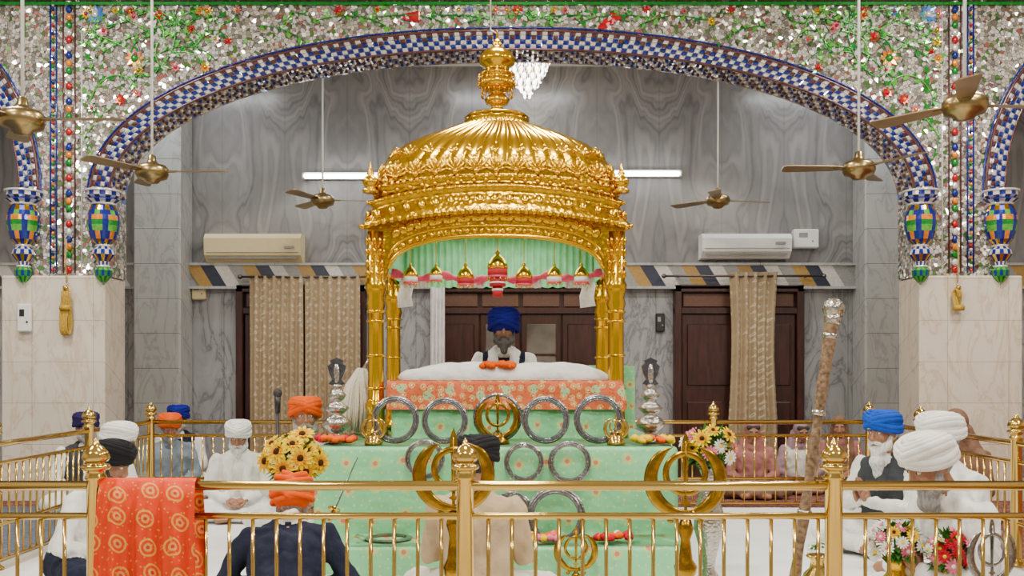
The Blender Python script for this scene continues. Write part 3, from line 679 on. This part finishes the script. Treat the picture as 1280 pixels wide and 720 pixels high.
for px,top in((421,447),(813,447)):
    b=MB(); d=6.5; x=P(px,0,d).x; zt=P(0,top,d).z; M=T(x,d,.84)
    b.lathe([(.105,0),(.105,.02),(.07,.04),(.035,.06),(.05,.08),(.09,.11),(.10,.14),(.07,.17),(.035,.19),(.06,.21),(.085,.235),(.06,.26),(.03,.28),(.05,.30),(.065,.325),(.04,.35),(.025,.37),(.04,.385),(.02,.40)],SILVER,M,n=24)
    h=zt-.84-.38
    o=[(0,0),(.055,.02),(.03,.05),(.05,.09),(.062,.14),(.04,h-.04),(.045,h-.02),(0,h)]
    out=o+[(-a,c) for a,c in reversed(o[1:-1])]; n=len(out)
    DK=mat('blackened_steel',(.12,.12,.13),.25,.9,40,.3,.3)
    b.add([(a,-.012,c+.38) for a,c in out]+[(a,.012,c+.38) for a,c in out],[tuple(range(n)),tuple(range(2*n-1,n-1,-1))]+[(i,i+n,(i+1)%n+n,(i+1)%n) for i in range(n)],DK,False,M@R(.15,'Z'))
    b.sph((0,-.01,.38+h*.45),(.025,.012,.07),SILVER,8,6,M=M)
    b.obj('silver_dagger_ornament')
for pa,pb in(((447,572,6.05),(412,650,5.7)),((640,600,6.1),(655,700,5.75))):
    b=MB(); a=P(*pa);c=P(*pb); c.z=max(c.z,.3); dv=(c-a); b.tube([a,a+dv*.5,a+dv*.85,a+dv],[.006,.012,.014,.012],STEEL,n=6,flat=(1,.4)); b.tube([a+dv*.84,a+dv*.86],[.04,.04],BRASS); b.tube([a+dv*.86,a+dv*1.02],.013,BRASS); b.obj('steel_sword')
b=MB(); a=P(1042,388,4.6); zz=P(994,720,4.6); dv=zz-a; k=(a.z-.02)/(-dv.z); base=a+dv*k
pts=[a.lerp(base,i/30) for i in range(31)]
b.tube(pts,[.036-.010*min(1,i/6) if i<6 else .025+.004*math.sin(i*1.1) for i in range(31)],WOOD2,n=14)
b.sph(a+Vector((0,0,.01)),(.052,.052,.05),SILVER,20,14); b.tube([a-Vector((0,0,.02)),a.lerp(base,.04)],[.042,.036],SILVER,n=16)
for t in(.07,.3,.6): q=a.lerp(base,t); b.tube([q,a.lerp(base,t+.015)],.034,SILVER,n=14)
b.obj('ceremonial_staff')
b=MB(); p=P(347,488,6.8)
b.tube([(p.x,p.y,.03),(p.x,p.y,p.z-.14)],.012,BLACK); b.lathe([(.14,0),(.14,.02),(.03,.03)],BLACK,T(p.x,p.y,.02)); b.tube([(p.x,p.y,p.z-.16),(p.x,p.y,p.z-.03)],[.018,.024],BLACK,n=12); b.sph((p.x,p.y,p.z-.02),(.032,.032,.036),mat('mic_grille',(.05,.05,.05),.4,.6,200,.6,.3),14,10); b.tube([(p.x,p.y,.75),(p.x+.18,p.y,.8)],.008,BLACK)
b.obj('microphone_stand')
b=MB(); x,y=-1.17,7.35
rr=random.Random(5); WH=mat('whisk_hair',(.74,.68,.56),.8,0,60,.3,.15)
for i in range(320):
    a=rr.random()*2*pi; r=rr.random()**.5
    x1=x+.15*r*math.cos(a); y1=y+.10*r*math.sin(a)
    b.tube([(x+.03*r*math.cos(a)+.02,y+.03*r*math.sin(a),1.33+.02*rr.random()),(x+.10*r*math.cos(a),y+.07*r*math.sin(a),1.22),(x1,y1,1.05),(x1-.01,y1,.86+.05*rr.random())],[.007,.009,.008,.004],WH,n=4)
b.tube([(x+.02,y,1.32),(x+.1,y,1.45)],[.018,.012],SILVER); b.obj('fly_whisk')
# ------------------------------------------------------------ flowers
def fmat(n,c): return mat('petal_'+n,c,.75,0,40,.1,.15,spec=.1)
FY=fmat('yellow',(.80,.56,.0)); FYD=fmat('amber',(.75,.34,.0)); FO=fmat('orange',(.78,.11,.0)); FR=fmat('red',(.5,.01,.03)); FP=fmat('pink',(.75,.18,.28)); FW=fmat('white',(.80,.78,.72)); FBR=fmat('brown',(.05,.022,.006)); LEAF=fmat('leaf',(.03,.13,.015))
def blossom(b,c,nrm,r,m,mc,np_=13,wd=.15,cr=.27):
    q=Vector(nrm).to_track_quat('Z','Y').to_matrix().to_4x4(); M=T(*c)@q
    for lay,(sc,tl) in enumerate(((1,.10),(.62,.40))):
        mm=FYD if (lay==1 and m is FY) else m
        for k in range(np_):
            Mk=M@R(2*pi*(k+.5*lay)/np_,'Z')@R(-tl+.08*(k%3-1),'Y'); l=r*sc;w=l*wd
            b.add([(l*.15,0,0),(l*.5,w,.01*0),(l*.85,w*.8,-l*.05),(l,0,-l*.1),(l*.85,-w*.8,-l*.05),(l*.5,-w,0),(l*.5,0,-l*.04)],[(0,6,1),(1,6,2),(2,6,3),(3,6,4),(4,6,5),(5,6,0)],mm,False,Mk)
    b.sph((0,0,r*.10),(r*cr,r*cr,r*.14),mc,10,6,M=M)
def bouquet(name,c,Rb,cols,n,fr,vz,seed,vm=GOLDS,vr=.09,nl=5):
    b=MB(); r=random.Random(seed); c=Vector(c)
    for i in range(n):
        ph=math.acos(1-1.3*(i+.5)/n); th=i*2.399
        nv=Vector((math.sin(ph)*math.cos(th),math.sin(ph)*math.sin(th),math.cos(ph)))
        p=c+nv*Rb*(.8+.35*r.random()); m,mc=cols[r.randrange(len(cols))]
        blossom(b,p,nv+Vector((0,-.6,.1))+Vector((r.random()-.5,r.random()-.5,r.random()-.5))*.5,fr*(.85+.3*r.random()),m,mc)
        b.tube([c+Vector((0,0,-Rb*1.2)),p-nv*.01],.004,LEAF,n=5)
    for i in range(n*nl):
        ph=.2+1.9*r.random(); th=r.random()*2*pi; nv=Vector((math.sin(ph)*math.cos(th),math.sin(ph)*math.sin(th),math.cos(ph))); p=c+nv*Rb*.5
        q=nv.to_track_quat('X','Z').to_matrix().to_4x4(); l=Rb*(.5+.35*r.random())
        b.add([(0,0,0),(l*.4,l*.22,0),(l,0,-l*.1),(l*.4,-l*.22,0)],[(0,1,2,3)],LEAF,False,T(*p)@q)
    zt=c.z-Rb*.6; z0=vz; h=zt-z0
    b.lathe([(vr*.8,0),(vr*.8,.01),(vr*.4,h*.1),(vr*.5,h*.2),(vr*1.05,h*.45),(vr,h*.6),(vr*.5,h*.8),(vr*.45,h*.9),(vr*.8,h)],vm,T(c.x,c.y,z0),n=24)
    b.obj(name)
c=P(368,580,5.5); bouquet('sunflower_bouquet',c,.155,[(FY,FBR)],19,.068,.02,2)
c=P(886,564,6.0); bouquet('flower_bouquet',c,.15,[(FY,FBR),(FW,FY),(FP,FY),(FY,FBR)],20,.055,.02,3,SILVER)
c=P(1120,680,4.9); bouquet('flower_bouquet',c,.12,[(FW,FY),(FP,FW),(FW,FP),(FY,FBR)],26,.038,.02,4)
c=P(1190,695,4.75); bouquet('flower_bouquet',c,.12,[(FR,FR),(FR,FY),(FP,FW),(FW,FY)],30,.038,.02,5)
b=MB(); p=P(1022,700,4.9); b.lathe([(.05,0),(.05,.02),(.03,.04),(.07,.12),(.085,.2),(.07,.27),(.04,.30),(.035,.34),(.06,.36),(.05,.37)],BRASS,T(p.x,p.y,.02),n=24); 
for k in range(14): a=k*2.4; blossom(b,(p.x+.05*math.cos(a)*(k/14),p.y+.05*math.sin(a)*(k/14),.42+.01*(k%3)),(math.cos(a)*.4,math.sin(a)*.4-.3,1),.03,LEAF if k%2 else FW,LEAF)
b.obj('brass_vase')
def marigolds(c,wx,wy,n,seed,ms=(FO,)):
    b=MB(); r=random.Random(seed)
    for i in range(n):
        x=c[0]+wx*(r.random()-.5)*2; y=c[1]+wy*(r.random()-.5)*2; rad=.024+.006*r.random()
        z=c[2]+rad+.016*r.random(); m=ms[r.randrange(len(ms))]
        for k in range(6): a=k*pi/3; b.sph((x+.5*rad*math.cos(a),y+.5*rad*math.sin(a),z),(rad*.6,rad*.6,rad*.7),m,6,4)
        b.sph((x,y,z+.3*rad),rad*.7,m,6,4)
    b.obj('marigold_flowers')
p=P(420,0,6.33); marigolds((p.x,6.33,.84),.12,.045,26,1,(FO,FO,FR)); p=P(815,0,6.33); marigolds((p.x,6.33,.84),.12,.045,26,2,(FO,FO,FY)); marigolds((P(622,0,6.99).x,6.99,1.335),.11,.035,34,3)
marigolds((.17,5.85,.28),.10,.07,22,4,(FO,FY,FP)); marigolds((.62,5.85,.28),.10,.07,18,5,(FO,FR,FW))
b=MB(); vs=[];fs=[];n=60
path=[(4.02,.25),(4.03,.45),(4.035,.65),(4.05,.80),(4.075,.862),(4.10,.868),(4.13,.855),(4.15,.80),(4.165,.6),(4.17,.4)]
for j,(y,z) in enumerate(path):
    t=abs(j-5)/5
    for i in range(n+1):
        u=i/n; x=-1.745+ (.395+.05*t)*u-.02*t
        w=.026*t*math.sin(u*22+j*.15)+.014*t*math.sin(u*51+1)+.02*t*noise.noise(Vector((u*4,z*3,1)))
        vs.append((x,y+(w if j<5 else -w)-( .012*t if j<5 else -.01),z+(-.06*u*t if j<5 else 0)))
for j in range(len(path)-1):
    for i in range(n): a=j*(n+1)+i; fs.append((a,a+1,a+n+2,a+n+1))
b.add(vs,fs,ORC); b.obj('orange_cloth')
# ------------------------------------------------------------ people
def blob(parts,voxel,smooth):
    b=MB(); dm=WCL
    for q in parts:
        if q[0]=='c':
            _,p0,r0,p1,r1,k=q; p0=Vector(p0);p1=Vector(p1)
            if (p1-p0).length>1e-5: b.tube([p0,p1],[r0,r1],dm,n=14)
            b.sph(p0,r0,dm,14,10); b.sph(p1,r1,dm,14,10)
        else: b.sph(q[1],q[2],dm,18,12)
    o=b.obj('tmp'); fixn(o)
    m=o.modifiers.new('r','REMESH'); m.mode='VOXEL'; m.voxel_size=voxel
    m2=o.modifiers.new('s','SMOOTH'); m2.iterations=smooth; m2.factor=.5
    dg=bpy.context.evaluated_depsgraph_get(); me=bpy.data.meshes.new_from_object(o.evaluated_get(dg))
    nv=len(me.vertices); co=np.empty(nv*3); me.vertices.foreach_get('co',co); co=co.reshape(-1,3)
    nr=np.empty(nv*3); me.vertices.foreach_get('normal',nr); nr=nr.reshape(-1,3)
    faces=[tuple(p.vertices) for p in me.polygons]; cen=np.array([co[list(f)].mean(0) for f in faces])
    best=np.full(len(cen),1e9); key=np.zeros(len(cen),int)
    keys=[]
    for q in parts:
        if q[-1] not in keys: keys.append(q[-1])
        ki=keys.index(q[-1])
        if q[0]=='c':
            p0=np.array(q[1],float);p1=np.array(q[3],float);ba=p1-p0;L=max(1e-9,ba@ba)
            h=np.clip(((cen-p0)@ba)/L,0,1); d=np.linalg.norm(cen-p0-h[:,None]*ba,axis=1)-(q[2]+(q[4]-q[2])*h)
        else:
            r=np.array(q[2],float); d=(np.linalg.norm((cen-np.array(q[1],float))/r,axis=1)-1)*r.min()
        w=d<best; best[w]=d[w]; key[w]=ki
    bpy.data.objects.remove(o)
    return co,nr,faces,[keys[k] for k in key]
def addblob(b,res,M,mats,fold=0,foldkeys=()):
    co,nr,faces,keys=res
    if fold:
        vk={}
        for f,k in zip(faces,keys):
            if k in foldkeys:
                for i in f: vk[i]=1
        co=co.copy()
        for i in vk:
            p=co[i]; n_=noise.noise(Vector((p[0]*14,p[1]*14,p[2]*5)))+.6*noise.noise(Vector((p[0]*26+5,p[1]*26,p[2]*14)))
            co[i]=p+nr[i]*fold*n_
    o=len(b.v); b.v.extend([tuple(M@Vector(v)) for v in co])
    for f,k in zip(faces,keys): b.f.append(tuple(o+i for i in f)); b.m.append(b.mi(mats[k])); b.s.append(True)
def hand(b,w,d,nrm,side,curl,m,M,s=1.0):
    w=Vector(w); d=Vector(d).normalized(); nrm=Vector(nrm); nrm=(nrm-d*nrm.dot(d)).normalized(); x=d.cross(nrm)*side
    kn=[]
    for i,o in enumerate((.030,.010,-.010,-.028)):
        k=w+(d*(.088-.006*abs(i-1))+x*o)*s; kn.append(k)
        b.tube([w+x*o*.5*s-d*.01,w+(d*.04+x*o*.8)*s,k],[.016*s,.015*s,.012*s],m,n=8,M=M,flat=(1,1))
    b.tube([w-d*.03,w+d*.05*s],[.022*s,.026*s],m,n=10,M=M,flat=(1,.8))
    for i,(k,L) in enumerate(zip(kn,(.070,.080,.074,.058))):
        pts=[k];a=0;p=k
        for sg,f in enumerate((.45,.32,.23)):
            a+=curl*(.7+.1*i)*(1 if sg else .7); p=p+(d*math.cos(a)+nrm*math.sin(a))*L*f*s; pts.append(p)
        pts.append(p+(d*math.cos(a)+nrm*math.sin(a))*.004*s)
        b.tube(pts,[.0105*s,.0095*s,.0088*s,.0075*s,.004*s],m,n=8,M=M)
    t0=w+(d*.02+x*.022)*s; t1=t0+(d*.028+x*.025+nrm*.008)*s; t2=t1+(d*.03+x*.008+nrm*.012)*s; t3=t2+(d*.024-x*.002+nrm*.01)*s
    b.tube([t0,t1,t2,t3],[.015*s,.0125*s,.0105*s,.006*s],m,n=8,M=M)
def turban(b,Hm,m,big=1.0,style='turban',tw=1.0):
    if style=='patka':
        b.sph((0,.018,.040),(.114,.126,.104),m,32,20,M=Hm)
        for k in range(8):
            ph=-.35+1.45*k/7; c_=math.cos(ph); s=1 if k%2 else -1
            b.tube([(.118*c_*math.cos(t),.018+.130*c_*math.sin(t),.040+.100*math.sin(ph)+s*.022*math.cos(t)) for t in[2*pi*i/32 for i in range(32)]],.014,m,n=8,closed=True,M=Hm,up=(0,0,1),flat=(1.1,.6))
        b.sph((.01,.142,.02),(.022,.014,.026),m,10,8,M=Hm)
        return
    Rx=.102*tw; Rz=.074*big; zc=.058+.2*(Rz-.074)
    b.sph((0,.014,zc),(Rx,Rx*1.14,Rz+.012),m,32,20,M=Hm)
    K=10
    for k in range(K):
        s=1 if k%2 else -1; ph=-.25+1.40*k/(K-1)
        rx=(Rx+.006)*math.cos(ph); ry=rx*1.15; z0=zc+Rz*math.sin(ph); tl=.32*math.cos(ph)
        pts=[]
        for i in range(36):
            a=2*pi*i/36; x=rx*math.cos(a); y=ry*math.sin(a)
            pts.append((x,.014+y,z0+s*x*tl-y*.18))
        b.tube(pts,.018-.004*k/K,m,n=8,closed=True,M=Hm,flat=(1.1,.7),up=(0,0,1))
def person(name,x,y,z,yaw,sc=1.0,lean=.08,pitch=.1,hyaw=0,tur=None,tb=1.0,style='turban',coat=None,shirt=None,legs=None,beard=None,blen=.0,hands='lap',skin=SKIN,scarf=None,vox=.013,tw=1.0):
    shirt=shirt or WCL; coat=coat or shirt; legs=legs or WCL
    L=R(lean,'X'); piv=Vector((0,0,.12))
    def q(v): return L@(Vector(v)-piv)+piv
    parts=[]
    def c(p0,r0,p1,r1,k): parts.append(('c',tuple(p0),r0,tuple(p1),r1,k))
    c(q((0,.0,.14)),.135,q((0,.0,.45)),.12,'coat')
    for s in(-1,1):
        c(q((s*.06,.0,.15)),.115,q((s*.095,0,.46)),.105,'coat')
        c(q((s*.05,.01,.53)),.075,q((s*.165,.01,.535)),.062,'coat')
        c(q((0,.01,.63)),.045,q((s*.12,.01,.56)),.048,'coat')
    c(q((0,.0,.56)),.055,q((0,-.012,.67)),.052,'skin')
    c(q((0,-.03,.60)),.058,q((0,.0,.60)),.058,'shirt')
    for s in(-1,1):
        sh=q((s*.195,.01,.535))
        if hands=='pray': wr=q((s*.035,-.26,.36)); 
        elif hands=='knee': wr=Vector((s*.27,-.25,.20))
        else: wr=Vector((s*.075,-.25,.20))
        D=wr-sh; LL=.275; dd=min(D.length,.54); mid=sh+D*.5; off=math.sqrt(max(0,LL*LL-dd*dd/4))
        u=Vector((s*.8,.35,-.6)); dn=D.normalized(); u=(u-dn*u.dot(dn)).normalized(); el=mid+u*off
        c(sh,.066,el,.052,'sleeve'); c(el,.052,wr,.036,'sleeve')
        if hands=='pray': hd=(Vector((-s*.15,-.45,.85)),Vector((-s,0,0)))
        elif hands=='knee': hd=(Vector((s*.1,-.8,-.5)),Vector((0,-.3,-1)))
        else: hd=(Vector((-s*.7,-.6,-.12)),Vector((0,.4,-.8)))
        if s==-1: h0=(wr,hd)
        else: h1=(wr,hd)
    for s in(-1,1):
        c((s*.09,0,.12),.115,(s*.35,-.24,.105),.078,'legs'); c((s*.35,-.24,.095),.072,(-s*.04,-.36,.065),.05,'legs')
        c((-s*.04,-.36,.055),.038,(-s*.15,-.38,.04),.032,'skin')
    c((-.12,-.12,.11),.09,(.12,-.12,.11),.09,'legs'); c((-.2,-.24,.07),.065,(.2,-.24,.07),.065,'legs')
    if scarf:
        for s in(-1,1):
            c(q((s*.02,.05,.635)),.04,q((s*.085,-.02,.60)),.04,'scarf'); c(q((s*.085,-.03,.60)),.038,q((s*.09,-.115,.45)),.032,'scarf'); c(q((s*.09,-.115,.45)),.032,q((s*.07,-.13,.25)),.04,'scarf')
    if style=='veil':
        for s in(-1,1):
            c(q((s*.03,.05,.72)),.085,q((s*.10,.03,.56)),.085,'veil'); c(q((s*.10,.05,.56)),.09,q((s*.12,.06,.30)),.10,'veil')
        c(q((0,.08,.75)),.07,q((0,.10,.40)),.10,'veil')
    b=MB(); W_=T(x,y,z)@R(yaw,'Z')@S(sc,sc,sc)
    ms={'coat':coat,'shirt':shirt,'sleeve':shirt,'skin':skin,'legs':legs,'scarf':scarf or WCL,'veil':tur or WCL}
    addblob(b,blob(parts,vox,5),W_,ms,.018,('coat','sleeve','legs','scarf','veil','shirt'))
    for s,(wr,(hd,nn)) in((-1,h0),(1,h1)): hand(b,wr,hd,nn,s if hands!='pray' else -s,.12 if hands=='pray' else .45,skin,W_,1.0)
    hp=q((0,-.03,.775)); Hm=W_@T(*hp)@R(lean*.3+pitch,'X')@R(hyaw,'Z')
    hs=[('e',(0,.012,.03),(.078,.098,.095),'skin'),('e',(0,-.03,-.02),(.066,.068,.098),'skin'),('c',(-.02,-.055,-.088),.03,(.02,-.055,-.088),.03,'skin'),
        ('c',(0,-.094,.018),.010,(0,-.114,-.026),.014,'skin'),('c',(-.012,-.104,-.032),.010,(.012,-.104,-.032),.010,'skin'),
        ('c',(-.045,-.078,.034),.012,(.045,-.078,.034),.012,'skin'),('e',(-.036,-.066,-.024),(.028,.026,.026),'skin'),('e',(.036,-.066,-.024),(.028,.026,.026),'skin'),
        ('c',(-.018,-.094,-.058),.008,(.018,-.094,-.058),.008,'lip'),('c',(-.015,-.092,-.068),.009,(.015,-.092,-.068),.009,'lip'),
        ('e',(-.079,.005,-.005),(.012,.022,.034),'skin'),('e',(.079,.005,-.005),(.012,.022,.034),'skin'),('c',(0,.01,-.05),.052,(0,.02,-.14),.05,'skin'),
        ('e',(0,.035,.01),(.079,.080,.085),'hair')]
    if beard:
        for s in(-1,1):
            hs+=[('c',(s*.068,-.015,-.03),.014,(s*.058,-.04,-.085),.030,'beard'),('c',(s*.05,-.05,-.085),.032,(0,-.075,-.118),.038,'beard'),('c',(s*.004,-.108,-.046),.009,(s*.038,-.088,-.066),.010,'beard')]
        hs.append(('c',(0,-.075,-.11),.042,(0,-.085,-.135-blen),.028 if blen<.05 else .034,'beard'))
        if blen>.04: hs.append(('c',(0,-.085,-.12-blen*.5),.05,(0,-.085,-.14-blen*1.3),.018,'beard'))
    if style=='veil': hs+=[('e',(0,.03,.035),(.096,.108,.108),'veil'),('c',(-.06,.02,-.03),.045,(-.07,.03,-.13),.05,'veil'),('c',(.06,.02,-.03),.045,(.07,.03,-.13),.05,'veil'),('c',(-.055,-.045,.075),.028,(.055,-.045,.075),.028,'hair')]
    addblob(b,blob(hs,.0055,2),Hm,{'skin':skin,'lip':LIP,'beard':beard or BK,'veil':tur or WCL,'hair':(beard if beard in(BW,BG,BSP) else BK)},.004,('beard',))
    for s in(-1,1):
        b.sph((s*.031,-.083,.010),(.0135,.012,.010),EYEW,10,8,M=Hm); b.sph((s*.031,-.0915,.010),(.006,.005,.0065),EYEB,8,6,M=Hm)
        b.tube([(s*.046,-.080,.016),(s*.031,-.0945,.021),(s*.016,-.083,.016)],.0045,skin,n=6,M=Hm); b.tube([(s*.05,-.084,.034),(s*.032,-.094,.040),(s*.014,-.092,.036)],.0045,beard or BK,n=6,M=Hm)
    if style!='veil': turban(b,Hm,tur,tb,style,tw)
    b.obj(name)
TO=cloth('saffron',(.78,.10,.0)); TBL=cloth('royal_blue',(.010,.012,.24)); TBR=cloth('bright_blue',(.010,.075,.50)); TBK=cloth('black',(.013,.013,.015)); NAVY=cloth('navy',(.013,.017,.035)); CHAR=cloth('charcoal',(.045,.05,.056)); BEIGE=cloth('beige',(.50,.38,.24)); OFFW=cloth('offwhite',(.70,.68,.61)); DUST=cloth('dusty_pink',(.36,.15,.14)); BRN=cloth('brown',(.20,.11,.07)); MAUV=cloth('mauve',(.30,.20,.23)); LBL=cloth('slate',(.20,.25,.31)); PUR=cloth('indigo',(.03,.02,.10))
person('priest',-.07,8.35,.845,0,1.08,lean=.03,pitch=.02,tur=TBL,tb=1.45,tw=1.15,coat=NAVY,shirt=WCL,beard=BSP,blen=.03,scarf=WCL,skin=SKIN2,vox=.011)
person('seated_man',-1.64,7.6,.10,.25,1.12,lean=.02,pitch=.0,tur=TO,tb=.95,coat=CHAR,shirt=OFFW,beard=BG,blen=.02,scarf=OFFW,vox=.012)
person('seated_man',-2.42,8.55,.02,.15,.97,lean=.15,pitch=.40,tur=WCL,beard=BW,blen=.04,coat=OFFW,scarf=WCL)
person('seated_man',-3.50,9.8,.012,.4,.98,lean=.1,pitch=.3,tur=TO,coat=LBL,shirt=LBL,beard=BG)
person('seated_man',-3.72,10.75,.012,.1,1.03,lean=.05,pitch=.1,tur=TBL,coat=NAVY,beard=BG)
person('seated_man',-3.04,7.2,.02,1.4,1.02,lean=.1,pitch=.25,tur=WCL,beard=BG,coat=WCL)
person('seated_man',-2.74,5.95,.02,1.5,1.02,lean=.36,pitch=.3,tur=TBK,beard=BK,coat=WCL,shirt=WCL,legs=NAVY)
person('seated_man',-1.13,4.72,.02,pi+.1,.97,lean=.62,pitch=.05,tur=TO,style='patka',coat=NAVY,shirt=NAVY,beard=BG,legs=LBL,scarf=OFFW,vox=.011)
person('seated_man',-.20,5.15,.02,pi-.12,1.05,lean=.10,pitch=.25,tur=TBK,coat=BEIGE,shirt=BEIGE,beard=BK,hands='pray',legs=OFFW,vox=.011)
person('seated_man',2.78,7.05,.02,-1.0,1.12,lean=.08,pitch=.12,tur=TBR,coat=CHAR,shirt=WCL,beard=BW,blen=.12,hands='pray',vox=.012)
person('seated_man',2.82,6.1,.02,-1.35,1.15,lean=.10,pitch=.2,tur=WCL,coat=WCL,beard=BG,blen=.04)
person('seated_man',2.40,4.95,.02,-1.35,1.14,lean=.34,pitch=.40,tur=WCL,coat=WCL,shirt=WCL,beard=BG,blen=.05,hands='pray',vox=.011)
person('seated_woman',3.90,8.4,.012,-.8,1.08,lean=.05,pitch=.15,tur=BRN,style='veil',coat=BRN,shirt=BRN,legs=BRN)
person('seated_woman',2.52,10.1,.012,-.1,.88,lean=.1,pitch=.2,tur=DUST,style='veil',coat=DUST,shirt=DUST,legs=BRN)
person('seated_woman',3.12,10.5,.012,.1,.86,lean=.15,pitch=.3,tur=MAUV,style='veil',coat=OFFW,shirt=MAUV,legs=MAUV)
person('seated_woman',3.68,10.8,.012,-.3,.90,lean=.1,pitch=.2,tur=BRN,style='veil',coat=BRN,shirt=DUST,legs=DUST)
person('seated_man',-4.05,9.1,.012,.6,1.02,lean=.05,pitch=.1,tur=PUR,coat=CHAR,beard=BG)
# ------------------------------------------------------------ camera, light
cd=bpy.data.cameras.new('camera'); cd.lens=33.75; cd.sensor_width=36; cd.shift_y=105/1280
cam=bpy.data.objects.new('camera',cd); cam.location=(0,0,EYE); cam.rotation_euler=(pi/2,0,0); SC.collection.objects.link(cam); SC.camera=cam
w=bpy.data.worlds.new('world'); SC.world=w; w.use_nodes=True; w.node_tree.nodes['Background'].inputs[0].default_value=(1,.98,.94,1); w.node_tree.nodes['Background'].inputs[1].default_value=.45
def area(name,loc,sx,sy,pw,col,rot=(0,0,0)):
    l=bpy.data.lights.new(name,'AREA'); l.shape='RECTANGLE'; l.size=sx; l.size_y=sy; l.energy=pw; l.color=col
    o=bpy.data.objects.new(name,l); o.location=loc; o.rotation_euler=rot; SC.collection.objects.link(o)
for x in(-4.5,0,4.5):
    for y in(1.0,4.2,7.6): area('ceiling_lamp',(x,y,5.5),1.0,.4,170,(1,.94,.84))
for x in(-4,0,4): area('ceiling_lamp',(x,10.9,5.05),1.6,.25,38,(.95,.98,1))
area('canopy_fill',(CX,CY,2.41),1.0,.5,8,(1,.96,.88))  # added fill light, no fixture, brightens the canopy interior and the priest
